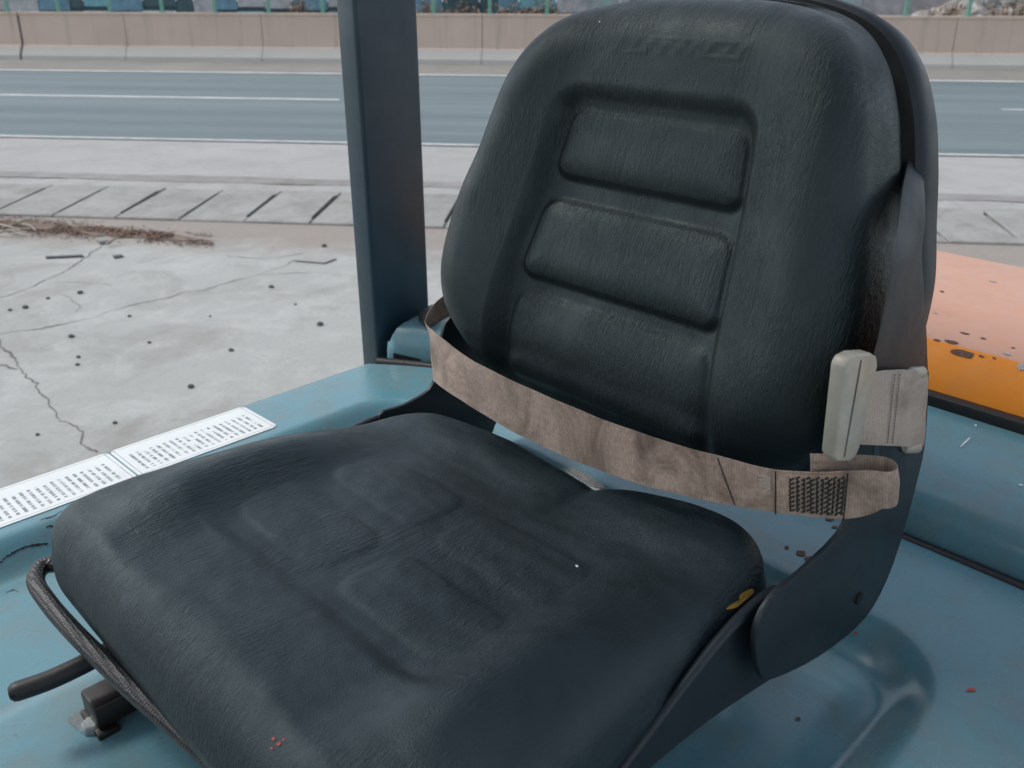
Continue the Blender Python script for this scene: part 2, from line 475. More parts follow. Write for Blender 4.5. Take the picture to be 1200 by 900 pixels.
verge = sheet('verge', -300, 300, Y_LINE + 0.17, Y_BAR + 0.3, 0.017, mat_concrete('verge_ground', (0.20, 0.19, 0.172), (0.26, 0.25, 0.23), (0.14, 0.13, 0.118), 1.0, 0.5), None, 'structure', 0.05)  # whole strip toned darker along the barrier base
def mark(name, x0, x1, y0, y1, mat, z):
    return sheet(name, x0, x1, y0, y1, z, mat, road, jit=0.012, step=0.25)
mark('edge_line', -60, 60, Y_LINE - 0.08, Y_LINE + 0.08, LINE, 0.021)
mark('edge_line', -40, 40, Y_ROAD0 + 0.02, Y_ROAD0 + 0.12, LINE2, 0.016)
for k in (-2, -1, 0, 1, 2):
    x1 = -3.93 + k * 15.0
    mark('lane_dash', x1 - 6.0, x1, Y_LANE - 0.05, Y_LANE + 0.05, LINE2 if k else LINE, 0.016)

# kerb apron of sloping concrete slabs with open joints
kerb = empty('kerb', (0, 0, 0), ROAD); tag(kerb, kind='structure')
mesh('kerb_bed', [(-30, Y_KERB0 + 0.03, 0.004), (30, Y_KERB0 + 0.03, 0.004), (30, Y_KERB1 - 0.02, 0.004), (-30, Y_KERB1 - 0.02, 0.004)], [(0, 1, 2, 3)], CRACK, kerb, False)
PITCH_K = 0.492
g0 = road_px(168, 241)[0]
for i in range(-8, 24):
    xa = g0 + (i - 4) * PITCH_K; xb = xa + PITCH_K
    ga, gb = random.uniform(0.006, 0.028), random.uniform(0.006, 0.028)
    h0, h1 = 0.016 + random.uniform(-0.004, 0.004), 0.052 + random.uniform(-0.006, 0.006)
    bm = bmesh.new()
    # slab with one long slot notched into its right edge
    o_ = [(xa + ga * 0.3, Y_KERB0), (xb - 0.004, Y_KERB0), (xb - 0.004, Y_KERB0 + 0.1), (xb - gb * 1.7, Y_KERB0 + 0.13), (xb - gb * 1.9, Y_KERB1 - 0.13),
          (xb - 0.004, Y_KERB1 - 0.10), (xb - 0.004, Y_KERB1), (xa + ga * 0.3, Y_KERB1)]
    lo = [bm.verts.new((x, y, 0.001)) for x, y in o_]
    hi = [bm.verts.new((x, y, h0 + (h1 - h0) * (y - Y_KERB0) / (Y_KERB1 - Y_KERB0))) for x, y in o_]
    bm.faces.new(hi); bm.faces.new(lo[::-1])
    for k in range(8): bm.faces.new((lo[k], lo[(k + 1) % 8], hi[(k + 1) % 8], hi[k]))
    bmesh.ops.bevel(bm, geom=[e for e in bm.edges if e.verts[0] in hi and e.verts[1] in hi], offset=0.008, segments=1, affect='EDGES')
    from_bm('slab', bm, KERB, kerb)
# pale rough strip behind the slabs
sheet('gutter', -40, 40, Y_KERB1 + 0.05, Y_KERB1 + 0.42, 0.011, mat_concrete('gutter_dust', (0.32, 0.32, 0.31), (0.38, 0.38, 0.37), (0.2, 0.19, 0.18), 2.5, 0.6, 0.5), None, 'structure', 0.06, 0.15)
sheet('gutter', -40, 40, Y_KERB1 + 0.42, Y_KERB1 + 0.66, 0.0135, mat_concrete('gutter_dirt', (0.22, 0.215, 0.205), (0.30, 0.295, 0.285), (0.15, 0.14, 0.13), 2.5, 0.7, 0.5), None, 'structure', 0.07, 0.15)

# cracks in the yard: thin sunken-looking ribbons of dirt, parts of the ground
def crack(pts, w):
    P = spline([at_z(x, y, 0.003) for x, y in pts], 10)
    vs_, fs = [], []
    for i, p in enumerate(P):
        t = (P[min(i + 1, len(P) - 1)] - P[max(i - 1, 0)]); t.z = 0; t.normalize()
        nrm = Vector((-t.y, t.x, 0))
        j = noise.noise(p * 9) * 0.03 + noise.noise(p * 31) * 0.015
        ww = 0.62 * w * (0.25 + 1.2 * abs(noise.noise(p * 5 + Vector((3, 1, 2))))) * (1 if 0 < i < len(P) - 1 else 0.1)
        vs_ += [p + nrm * (j + ww), p + nrm * (j - ww)]
        if i: fs.append((2 * i - 2, 2 * i - 1, 2 * i + 1, 2 * i))
    mesh('crack', vs_, fs, CRACK, ground, False)
crack([(-20, 375), (2, 405), (22, 430), (42, 452), (62, 478), (80, 495), (98, 515), (112, 530)], 0.012)
crack([(-30, 420), (0, 428), (22, 432)], 0.016)
crack([(-20, 352), (15, 344), (50, 330), (80, 316), (100, 302), (115, 292), (130, 283)], 0.010)
crack([(-20, 392), (40, 385), (105, 372), (140, 361), (182, 351), (220, 342), (255, 335), (300, 322), (332, 311), (357, 300)], 0.008)
crack([(90, 366), (88, 352), (70, 345)], 0.006)
crack([(63, 330), (100, 331), (133, 333)], 0.005)
crack([(300, 322), (340, 320), (378, 319)], 0.006)
crack([(265, 299), (310, 303), (355, 296)], 0.009)

# scraps, pebbles, twigs and leaf litter on the yard
for (x, y, r) in ((94, 344, .016), (56, 350, .011), (30, 361, .016), (12, 364, .011), (84, 395, .015), (92, 419, .011), (91, 428, .010), (375, 381, .017), (175, 402, .010),
                  (318, 337, .015), (152, 371, .010), (271, 411, .013), (44, 510, .008), (224, 454, .014), (135, 496, .009), (346, 357, .008), (246, 371, .007), (380, 289, .018)):
    bm = bmesh.new(); bmesh.ops.create_icosphere(bm, subdivisions=2, radius=r)
    for v in bm.verts:
        v.co *= 1 + 0.35 * noise.noise(v.co * 60 + Vector((x, y, 0)))
        v.co.z *= 0.6
    o = from_bm('pebble', bm, STONE); p = at_z(x, y, 0); o.location = (p.x, p.y, r * 0.42)
    tag(o, 'small dark pebble lying on the cracked concrete yard', 'pebble', 'pebbles scattered over the yard')
def flat_scrap(name, px, mat, label, cat, th=0.006):
    P = [at_z(x, y, 0.004) for x, y in px]
    tag(from_bm(name, prism_bm(P, (0, 0, th), 0.001, 1), mat), label, cat)
flat_scrap('metal_strip', [(53, 301), (97, 299), (98, 301), (54, 303)], STEEL, 'thin dark metal strip lying on the concrete near leaf litter', 'scrap')
flat_scrap('rubber_scrap', [(132, 300), (143, 299), (145, 301), (134, 303)], STONE, 'short dark rubber scrap beside the thin metal strip', 'scrap')
flat_scrap('concrete_flake', [(113, 283), (127, 281), (128, 285), (117, 286)], KERB, 'pale flat concrete flake beside the leaf litter', 'stone', 0.02)
flat_scrap('concrete_patch', [(345, 306), (362, 297), (385, 298), (394, 304), (380, 309)], SHOULDER, 'pale low patch of concrete on the dusty soil', 'patch', 0.008)
# leaf litter: uncountable small leaves on a soil smear
ex, ey = [], []
lv, lf = [], []
for i in range(4200):
    t = random.random()
    x = -40 + 290 * t ** 0.9
    yc = 262 + 19 * (x / 240.0 if x > 0 else 0)
    y = yc + random.gauss(0, 5.0) * (1.15 - 0.55 * max(0, t))
    if noise.noise(Vector((x * 0.03, y * 0.12, 1))) < -0.15: continue
    p = at_z(x, y, 0.0055 + random.random() * 0.006)
    a = random.uniform(0, 2 * pi); l = random.uniform(0.006, 0.018); w = l * random.uniform(0.3, 0.55)
    d1 = Vector((cos(a), sin(a), random.uniform(-0.1, 0.15))) * l; d2 = Vector((-sin(a), cos(a), random.uniform(-0.12, 0.12))) * w
    b = len(lv); lv += [p - d1, p + d2, p + d1, p - d2 + Vector((0, 0, 0.004))]; lf.append((b, b + 1, b + 2, b + 3))
tag(mesh('leaf_litter', lv, lf, LEAF, None, False), 'brown dead leaf litter swept against the kerb slabs', 'leaf litter', kind='stuff')
sv = []
for i in range(60):
    t = i / 59.0; x = -60 + 320 * t; yc = 262 + 19 * max(0, x) / 240.0
    hw = 7 * (0.5 + 0.9 * abs(noise.noise(Vector((x * 0.04, 2, 0))))) * sst(1.0, 0.75, t)
    sv += [at_z(x, yc - hw, 0.005), at_z(x, yc + hw, 0.005)]
mesh('soil_smear', sv, [(2 * i, 2 * i + 1, 2 * i + 3, 2 * i + 2) for i in range(59)], SOIL, ground, False)
for i, (a, b) in enumerate((((2, 268), (38, 256)), ((-8, 262), (24, 270)), ((10, 272), (36, 268)), ((20, 262), (42, 270)), ((-5, 274), (20, 271)), ((125, 286), (140, 278)))):
    pa, pb = at_z(*a, 0.02), at_z(*b, 0.05)
    mid = (pa + pb) / 2 + Vector((random.uniform(-.02, .02), random.uniform(-.02, .02), 0.01))
    tag(tube('twig', spline([pa, mid, pb], 4), 0, TWIG, None, 6, [0.010 - 0.0006 * k for k in range(9)]),
        'short dry broken twig lying in the leaf litter', 'twig', 'twigs in the leaf litter')

# concrete barrier with green fence posts beyond the road
bar = empty('concrete_barrier', (Y_BAR * -RS, Y_BAR * RC, 0.0), ROAD)
tag(bar, 'low pinkish concrete barrier wall with pale toe along far road edge', 'barrier')
prof = [(-0.16, 0.012), (-0.15, 0.10), (-0.03, 0.285), (0.0, 0.30), (0.035, 0.87), (0.02, 0.885), (0.02, 0.93), (0.25, 0.93), (0.25, 0.012)]
def at_road_y(x, y, yy):
    d = ray(x, y); k = yy / (-d.x * RS + d.y * RC); p = CP + d * k
    return p.x * RC + p.y * RS, p.z
joints = [at_road_y(x, 40, Y_BAR)[0] for x in (24, 147, 307, 402, 565, 690, 830, 960, 1120, 1230)]
seg = [joints[0] - 2.6 * k for k in range(8, 0, -1)] + joints + [joints[-1] + 2.6 * k for k in range(1, 9)]
for i in range(len(seg) - 1):
    gap = 0.03 if abs(seg[i] - joints[0]) < 1e-6 else 0.006
    gap2 = 0.03 if abs(seg[i + 1] - joints[0]) < 1e-6 else 0.006
    bm = prism_bm([(seg[i] + gap, y, z) for y, z in prof], (seg[i + 1] - seg[i] - gap - gap2, 0, 0))
    dz = random.uniform(-0.004, 0.004)
    for v in bm.verts:
        if v.co.z > 0.5: v.co.y += dz
    from_bm('panel', bm, BARRIER, bar, False)
mesh('joint_filler', [(seg[0], 0.06, 0.02), (seg[-1], 0.06, 0.02), (seg[-1], 0.06, 0.86), (seg[0], 0.06, 0.86)], [(0, 1, 2, 3)], CRACK, bar, False)
fen = empty('green_fence', (Y_BAR * -RS + 0.14 * -RS, Y_BAR * RC + 0.14 * RC, 0.93), ROAD)
tag(fen, 'pale green steel fence of slim posts on the concrete barrier', 'fence')
p0 = at_road_y(8, 8, Y_BAR + 0.14)[0]; p1 = at_road_y(378, 8, Y_BAR + 0.14)[0]
dp = (p1 - p0) / 6.0
postm = box_bm(-0.03, 0.03, -0.03, 0.03, 0, 1.5, 0.006, 1)
bmesh.ops.recalc_face_normals(postm, faces=postm.faces)
pm = bpy.data.meshes.new('post'); postm.to_mesh(pm); postm.free(); pm.materials.append(GREEN)
fm = bpy.data.meshes.new('foot'); fb = box_bm(-0.06, 0.06, -0.05, 0.05, 0, 0.012); fb.to_mesh(fm); fb.free(); fm.materials.append(GREEN)
for k in range(-8, 30):
    o = bpy.data.objects.new('post', pm); COL.objects.link(o); o.parent = fen; o.location = (p0 + k * dp, 0, 0)
    q = bpy.data.objects.new('foot_plate', fm); COL.objects.link(q); q.parent = o
for z in (0.30, 1.42):
    box('rail', (p0 - 8 * dp, p0 + 29 * dp, -0.012, 0.012, z - 0.02, z + 0.02), GREEN, fen)

# hoarding of mixed blue and white sheet panels behind the barrier, left; dry scrub and rubble to the right
Y_H = 24.0
hoard = empty('sheet_hoarding', (-RS * Y_H, RC * Y_H, 0), ROAD)
tag(hoard, 'hoarding of blue, teal and white metal sheets behind the barrier', 'hoarding')
HC = {k: simple('sheet_' + k, c, 0.5, 0.3, 4, 0.2, 40, 0.01) for k, c in dict(white=(0.42, 0.46, 0.48), blue=(0.10, 0.21, 0.28), teal=(0.13, 0.31, 0.36), dark=(0.03, 0.07, 0.085), brown=(0.22, 0.15, 0.11), grey=(0.33, 0.34, 0.35)).items()}
corr = []
def sheet_panel(x0, x1, z0, z1, y, mat):
    n = max(4, int((x1 - x0) / 0.06)); vs_, fs = [], []
    for i in range(n + 1):
        x = x0 + (x1 - x0) * i / n; yy = y + (0.004 if i % 2 else -0.004)
        vs_ += [(x, yy, z0), (x, yy, z1)]
        if i: fs.append((2 * i - 2, 2 * i, 2 * i + 1, 2 * i - 1))
    mesh('panel', vs_, fs, mat, hoard, False)
pal = ['white', 'blue', 'white', 'grey', 'dark', 'white', 'teal', 'blue', 'white', 'teal', 'teal', 'brown', 'blue', 'teal']
x = -26.0; i = 0; rnd = random.Random(3)
while x < -1.0:
    w = rnd.uniform(0.35, 0.95); k = pal[i % len(pal)] if x > -14 else rnd.choice(pal)
    top = rnd.uniform(0.62, 0.78)
    sheet_panel(x, x + w - 0.02, 0.0, top, rnd.uniform(-0.05, 0.05), HC[k])
    sheet_panel(x, x + w - 0.02, top + 0.10, 2.3, 0.06, HC[rnd.choice(['blue', 'teal', 'dark', 'grey'])])
    x += w; i += 1
box('rail', (-26, -1.0, 0.10, 0.16, 0.5, 1.0), HC['dark'], hoard)
for k in range(14):
    box('support', (-25.9 + k * 1.9, -25.82 + k * 1.9, 0.16, 0.26, 0, 2.3), HC['dark'], hoard)
Y_W = 27.0
wal = empty('grey_block_wall', (-RS * Y_W, RC * Y_W, 0), ROAD)
tag(wal, 'pale grey rendered wall behind dry scrub past the barrier', 'wall')
rw = random.Random(9)
xw = -1.2
while xw < 16:
    w = rw.uniform(0.9, 1.5)
    box('panel', (xw, xw + w - 0.02, -0.1 + rw.uniform(-.03, .03), 0.1, 0, 2.4), simple('render_grey', (0.30 + rw.uniform(-.06, .06), 0.30, 0.31), 0.85, 0.3, 3), wal)
    xw += w
# dry shrubs
SHRUB = simple('dry_scrub', (0.20, 0.135, 0.085), 0.9, 0.45, 5)
STEM = simple('scrub_stem', (0.15, 0.11, 0.085), 0.9, 0.3, 10)
def shrub(s, d, h, w, label, n=900):
    r = empty('dry_shrub', (s * RC - d * RS, s * RS + d * RC, 0), 0)
    tag(r, label, 'shrub', 'dry shrubs behind the barrier')
    V_, F_ = [], []; SV, SF = [], []
    rr = random.Random(int(s * 100) + 5)
    for k in range(26):
        a = rr.uniform(0, 2 * pi); top = Vector((cos(a) * w * rr.random(), sin(a) * w * rr.random(), h * rr.uniform(0.6, 1.0)))
        base = Vector((cos(a) * 0.08, sin(a) * 0.08, 0)); t = (top - base).normalized(); sd_ = t.cross(Vector((0, 0, 1)) + t * 0.1).normalized() * 0.012
        b = len(SV); SV += [base - sd_, base + sd_, top + sd_ * 0.3, top - sd_ * 0.3]; SF.append((b, b + 1, b + 2, b + 3))
        for q in range(n // 26):
            p = base.lerp(top, rr.uniform(0.15, 1.0)) + Vector((rr.gauss(0, 0.09), rr.gauss(0, 0.09), rr.gauss(0, 0.07)))
            a2 = rr.uniform(0, 2 * pi); l = rr.uniform(0.03, 0.07)
            d1 = Vector((cos(a2), sin(a2), rr.uniform(-0.6, 0.9))) * l; d2 = Vector((-sin(a2), cos(a2), rr.uniform(-0.5, 0.5))) * l * 0.4
            b = len(V_); V_ += [p - d1, p + d2, p + d1, p - d2]; F_.append((b, b + 1, b + 2, b + 3))
    mesh('foliage', V_, F_, SHRUB, r, False); mesh('stems', SV, SF, STEM, r, False)
for (x, d, h, w) in ((500, 22.5, 1.15, .5), (522, 22.2, .95, .45), (545, 23.5, 1.0, .4), (592, 22.3, 1.0, .4), (606, 23.0, 1.1, .5), (624, 22.2, .95, .4), (640, 22.6, 1.2, .5),
                     (350, 22.0, 1.2, .3), (1098, 22.0, 1.0, .5), (1118, 22.8, 1.1, .45), (1160, 22.4, .9, .45), (1185, 22.0, 1.2, .5), (1215, 22.4, 1.2, .5)):
    shrub(at_road_y(x, 8, d)[0], d, h, w, 'brown dry scrubby bush growing behind the concrete barrier')
# rubble heap behind the barrier on the right
rub = empty('rubble_heap', (at_road_y(1160, 5, 25)[0] * RC - 25 * RS, at_road_y(1160, 5, 25)[0] * RS + 25 * RC, 0), ROAD)
tag(rub, 'grey rubble heap of broken stones behind the barrier', 'rubble')
RUB = simple('rubble_stone', (0.27, 0.255, 0.235), 0.9, 0.4, 3, 0.4, 20, 0.02)
rr = random.Random(21); stones = []
for k in range(4):
    bm = bmesh.new(); bmesh.ops.create_icosphere(bm, subdivisions=2, radius=0.2)
    for v in bm.verts: v.co *= 1 + 0.5 * noise.noise(v.co * 6 + Vector((k * 9, 0, 0)))
    me = bpy.data.meshes.new('stone'); bm.to_mesh(me); bm.free(); me.materials.append(RUB); stones.append(me)
for k in range(170):
    a = rr.uniform(0, 2 * pi); q = sqrt(rr.random()) * 2.6
    o = bpy.data.objects.new('stone', stones[k % 4]); COL.objects.link(o); o.parent = rub
    o.location = (cos(a) * q, sin(a) * q * 0.5, max(0.06, 1.25 * (1 - q / 2.9) * rr.uniform(0.85, 1.0)))
    o.rotation_euler = (rr.random() * 6, rr.random() * 6, rr.random() * 6); o.scale = (rr.uniform(0.5, 1.5),) * 3
hv, hf = [(0, 0, 1.15)], []
for k in range(24):
    a = 2 * pi * k / 24; hv.append((cos(a) * 2.7, sin(a) * 1.4, -0.02))
for k in range(24): hf.append((0, 1 + k, 1 + (k + 1) % 24))
mesh('core', hv, hf, RUB, rub, False)

# ================================================================== FORKLIFT BODY
SVC = 0.545                               # the cushion sits a touch to the right
VC = 0.537                                # centre line of the seat and the truck (Y)
ZH = 1.055                                # top of the engine cover
ZF = 1.018                                # floor of the pressed seat recess
V_R, V_L = 1.179, 2 * 0.537 - 1.179
truck = empty('forklift', (0.1, VC, 0.0))
tag(truck, 'steel blue forklift body with orange counterweight beside the road', 'forklift')
TL = Vector((0.1, VC, 0.0))
def tparent(o):
    o.parent = truck; o.matrix_parent_inverse = Matrix.Translation(-TL); return o
def hood_z(u, v):
    m = rbox(u, v, -0.6, 0.785, 0.165, 1.052, 0.10, 0.052)
    # pressed crown: very slight arch, softly rounded long edges
    z = ZH - 0.010 * abs((v - VC) / 0.64) ** 2.5
    z -= (ZH - ZF) * m
    # small raised stiffening panel in the recess floor
    z += 0.004 * rbox(u, v, -0.5, 0.62, 0.30, 0.80, 0.05, 0.03)
    return z
def rear_edge(v):
    """plan line of the cover's rear edge: straight, rounding forward to the outer corners"""
    t = max(0.0, (abs(v - VC) - 0.36) / 0.284)
    return 0.938 - 0.128 * t ** 1.6
NU, NV = 230, 250
hv, hf = [], []
def hood_row(j):
    return V_L + (V_R - V_L) * j / NV
U0 = 0.02
for i in range(NU + 1):
    for j in range(NV + 1):
        v = hood_row(j); u = U0 + (rear_edge(v) - U0) * i / NU
        z = hood_z(u, v)
        dd = min(v - V_L, V_R - v, rear_edge(v) - u, u - U0)
        r = 0.007
        if dd < r: z -= r * (1 - sqrt(max(0, 1 - (1 - dd / r) ** 2)))
        hv.append((u, v, z))
W = NV + 1
for i in range(NU):
    for j in range(NV):
        hf.append((i * W + j, (i + 1) * W + j, (i + 1) * W + j + 1, i * W + j + 1))
# skirt round the rim
rim = [j for j in range(W)] + [i * W + NV for i in range(1, NU + 1)] + [NU * W + j for j in range(NV - 1, -1, -1)] + [i * W for i in range(NU - 1, 0, -1)]
b0 = len(hv)
for k in rim: x_, y_, z_ = hv[k]; hv.append((x_, y_, 0.72))
for k in range(len(rim)):
    k2 = (k + 1) % len(rim); hf.append((rim[k], rim[k2], b0 + k2, b0 + k))
HOOD_V, HOOD_F = hv, hf
hood = tparent(mesh('engine_cover', hv, hf, HOOD, None, True, 60))
hood_tree = BVHTree.FromPolygons([Vector(v) for v in hv], hf)

# rear radiator cover: rolled front edge following the hood's rear edge, flat top, slot near the pillar
ZR = ZH + 0.052
NS = 120
cv, cf = [], []
prof_c = [(0.018, -0.32), (0.018, -0.02), (0.0185, 0.004), (0.021, 0.020), (0.028, 0.034), (0.039, 0.044), (0.054, 0.050), (0.073, 0.053), (0.12, 0.059), (0.20, 0.068), (0.34, 0.080)]
vr0, vr1 = VC - 0.634, VC + 0.634
for i in range(NS + 1):
    v = vr0 + (vr1 - vr0) * i / NS
    dd = min(v - vr0, vr1 - v); e = 0.0
    r = 0.016
    if dd < r: e = r * (1 - sqrt(max(0, 1 - (1 - dd / r) ** 2)))
    for (du, dz) in prof_c:
        u = rear_edge(v) + du + (e * 0.8 if du < 0.07 else 0)
        if du > 0.3: u = 1.19
        cv.append((u, v, ZH + (dz - e * (0.9 if dz > 0.02 else 0.0))))
n = len(prof_c)
for i in range(NS):
    for k in range(n - 1): cf.append((i * n + k, i * n + k + 1, (i + 1) * n + k + 1, (i + 1) * n + k))
cf.append(tuple(range(n))); cf.append(tuple(NS * n + k for k in reversed(range(n))))
rc_tree = BVHTree.FromPolygons([Vector(v) for v in cv], cf)
rc = tparent(mesh('radiator_cover', cv, cf, HOOD, None, True, 55))
for sgn in (1,):
    # black vent slot low in the rolled front face beside the pillar
    P = []
    for (x, y) in ((461, 414), (492, 421), (492, 429), (461, 424)):
        P.append(at_f(x, y, lambda p: p.x - rear_edge(p.y) - 0.0165))
    o = from_bm('vent_slot', prism_bm(P, (0.012, 0.004, 0)), GAP); o.parent = rc
seal = []
for i in range(NS + 1):
    v = vr0 + (vr1 - vr0) * i / NS; seal.append((rear_edge(v) + 0.009, v, ZH - 0.012))
tparent(tube('seal', seal, 0.0092, BLACK, None, 8))  # black seal thickened to paint the seam gap's shade

# black rubber stop on the radiator cover by the pillar
P = [at_z(490, 376, ZR), at_z(508, 368, ZR), at_z(516, 374, ZR), at_z(497, 384, ZR)]
tparent(from_bm('rubber_stop', prism_bm(P, (0, 0, 0.02), 0.003), BLACK))

# counterweight: chamfered orange casting, lip along the front
cw = [(1.165, 0.25), (1.165, 1.125), (1.172, 1.142), (1.205, 1.188), (1.222, 1.196), (1.66, 1.192), (1.72, 1.17), (1.80, 1.02), (1.80, 0.30), (1.74, 0.22)]
bm = prism_bm([(u, VC - 0.62, z) for u, z in cw], (0, 1.24, 0), 0.007, 3)
bmesh.ops.recalc_face_normals(bm, faces=bm.faces)
cwt_v = [v.co.copy() for v in bm.verts]; bm.verts.index_update(); cwt_f = [tuple(v.index for v in f.verts) for f in bm.faces]
cw_tree = BVHTree.FromPolygons(cwt_v, cwt_f)
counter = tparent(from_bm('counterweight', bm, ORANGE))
tparent(box('seal_strip', (1.150, 1.172, VC - 0.61, VC + 0.61, ZR + 0.016, ZR + 0.034), BLACK, bev=0.004))
# pillars and overhead guard
def pillar(u0, u1, v0, v1, z0, z1):
    o = tparent(box('pillar', (u0, u1, v0, v1, z0, z1), POSTP, bev=0.007, seg=3)); return o
PV = V_R + 0.008                                   # the pillar stands just outside the cover
E2 = at_v(443, 424, PV); E1 = at_u(424, 418, E2.x); E3 = at_v(504, 362, PV)
pu0, pu1, pw = E2.x, E3.x, E1.y - PV
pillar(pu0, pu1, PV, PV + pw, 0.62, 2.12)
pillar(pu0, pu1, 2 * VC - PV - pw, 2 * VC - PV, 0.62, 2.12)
for v_ in (PV, 2 * VC - PV):
    tparent(box('pillar_bracket', (pu0 + 0.01, pu1 - 0.01, min(v_, VC + math.copysign(0.48, v_ - VC)), max(v_, VC + math.copysign(0.48, v_ - VC)), 0.60, 0.70), POSTP))
for s in (1, -1):
    c = VC + s * (PV + pw / 2 - VC)
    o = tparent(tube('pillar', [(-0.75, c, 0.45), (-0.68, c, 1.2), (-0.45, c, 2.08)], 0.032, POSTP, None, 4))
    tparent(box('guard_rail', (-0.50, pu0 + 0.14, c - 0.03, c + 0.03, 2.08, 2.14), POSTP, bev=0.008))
for k in range(14):  # bars out of view, widened to shade the seat
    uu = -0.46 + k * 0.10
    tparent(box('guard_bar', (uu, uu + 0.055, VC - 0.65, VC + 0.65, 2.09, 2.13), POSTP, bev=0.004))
# unseen front cowl, steering wheel and mast, added to darken forward-facing surfaces
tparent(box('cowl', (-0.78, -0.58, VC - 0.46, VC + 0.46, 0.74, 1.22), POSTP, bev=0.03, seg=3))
tparent(tube('steering_column', [(-0.58, VC, 1.0), (-0.34, VC, 1.27)], 0.025, BLACK, None, 12))
tparent(tube('steering_wheel', [(-0.34 + 0.17 * cos(2 * pi * k / 40) * 0.72, VC + 0.17 * sin(2 * pi * k / 40), 1.285 + 0.17 * cos(2 * pi * k / 40) * 0.69) for k in range(41)], 0.013, BLACK, None, 10))
for s in (1, -1):
    tparent(box('mast_upright', (-1.35, -1.20, VC + s * 0.36 - 0.05, VC + s * 0.36 + 0.05, 0.08, 2.25), POSTP, bev=0.006))
    tparent(tube('lift_cylinder', [(-1.15, VC + s * 0.26, 0.2), (-1.15, VC + s * 0.26, 2.0)], 0.035, STEEL, None, 14))
    tparent(box('fork', (-2.40, -1.36, VC + s * 0.28 - 0.06, VC + s * 0.28 + 0.06, 0.06, 0.10), STEEL, bev=0.004))
for z in (0.5, 1.1, 2.15):
    tparent(box('mast_crossbar', (-1.34, -1.22, VC - 0.31, VC + 0.31, z, z + 0.09), POSTP, bev=0.004))
# chassis and wheels below
tparent(box('chassis', (-0.9, 1.16, VC - 0.50, VC + 0.50, 0.28, 0.72), POSTP, bev=0.02))
tparent(box('floor_plate', (-0.95, -0.13, VC - 0.52, VC + 0.52, 0.721, 0.74), BLACK))
RIM = simple('wheel_rim', (0.4, 0.4, 0.38), 0.5)
TYRE = simple('tyre_rubber', (0.02, 0.02, 0.02), 0.8)
for (wx, wr) in ((-0.75, 0.33), (1.25, 0.27)):
    for s in (1, -1):
        yc = VC + s * 0.56
        w = tparent(tube('wheel', [(wx, yc - 0.09, wr), (wx, yc - 0.06, wr), (wx, yc + 0.06, wr), (wx, yc + 0.09, wr)], 0, TYRE, None, 32, [wr * 0.93, wr, wr, wr * 0.93]))
        r_ = tube('rim', [(wx, yc - 0.095, wr), (wx, yc + 0.095, wr)], wr * 0.5, RIM, None, 24); r_.parent = w

# instruction plates on the cover's right rim
def plate(u0, u1, v0, v1, seed):
    r = 0.008; pts = []
    for (cx, cy, a0) in ((u1 - r, v1 - r, 0), (u0 + r, v1 - r, 90), (u0 + r, v0 + r, 180), (u1 - r, v0 + r, 270)):
        for k in range(5):
            a = radians(a0 + k * 22.5); pts.append((cx + r * cos(a), cy + r * sin(a)))
    # gently follows the crowned rim
    c = len(pts); vs_ = [(x, y, hood_z(x, y) + 0.0012) for x, y in pts] + [(x, y, hood_z(x, y) + 0.0002) for x, y in pts]
    fs = [tuple(range(c))] + [(k, c + k, c + (k + 1) % c, (k + 1) % c) for k in range(c)]
    o = tparent(mesh('label_plate', vs_, fs, mat_label(seed, u0, u1, v0, v1), None, False))
    o['label'] = 'white instruction plate with rows of tiny print'
plate(0.366, 0.572, 1.069, 1.171, 1.0)
plate(0.135, 0.3635, 1.069, 1.171, 2.7)

# ---- paint damage pinned to the cover
def patch(name, px, mat, tree=hood_tree, lift=0.0009, th=0.0005, sub=3):
    pts = []
    P = [Vector((x, y, 0)) for x, y in px]
    if len(P) > 2:
        P = spline(P, sub, True)
    for p in P:
        h = tree.ray_cast(CP, ray(p.x, p.y).normalized())
        if h[0] is None: return None
        pts.append(h[0] + h[1] * (lift if h[1].dot(ray(p.x, p.y)) < 0 else -lift))
    c = Vector((0, 0, 0))
    for p in pts: c += p
    c /= len(pts)
    vs_ = pts + [c]; k = len(pts)
    return mesh(name, vs_, [(i, (i + 1) % k, k) for i in range(k)], mat, None, True)
def blot(x, y, rx, ry, seed, n=9, rot=0.0):
    o_ = []
    for k in range(n):
        a = 2 * pi * k / n; q = 0.65 + 0.6 * abs(noise.noise(Vector((cos(a) * 2 + seed, sin(a) * 2, seed * 1.7))))
        dx, dy = cos(a) * rx * q, sin(a) * ry * q
        o_.append((x + dx * cos(rot) - dy * sin(rot), y + dx * sin(rot) + dy * cos(rot)))
    return o_
for i, (x, y, rx, ry) in enumerate(((938, 649, 7, 4), (950, 656, 9, 4), (973, 609, 6, 3), (922, 642, 3, 2), (935, 843, 4, 2.5), (978, 618, 4, 2))):
    o = patch('paint_chip', blot(x, y, rx, ry, i + 0.3), CHIP)
    if o: tparent(o)
for i, (x, y, rx, ry, rot) in enumerate(((1132, 518, 10, 1.4, -0.75), (1147, 489, 4, 1.6, 0.1), (1143, 499, 2.2, 1.2, 0), (1196, 569, 4, 1.2, 0.2))):
    o = patch('scratch', blot(x, y, rx, ry, i * 3.1 + 1, 9, rot), WHITE_SPECK, rc_tree)
    if o: o.parent = rc
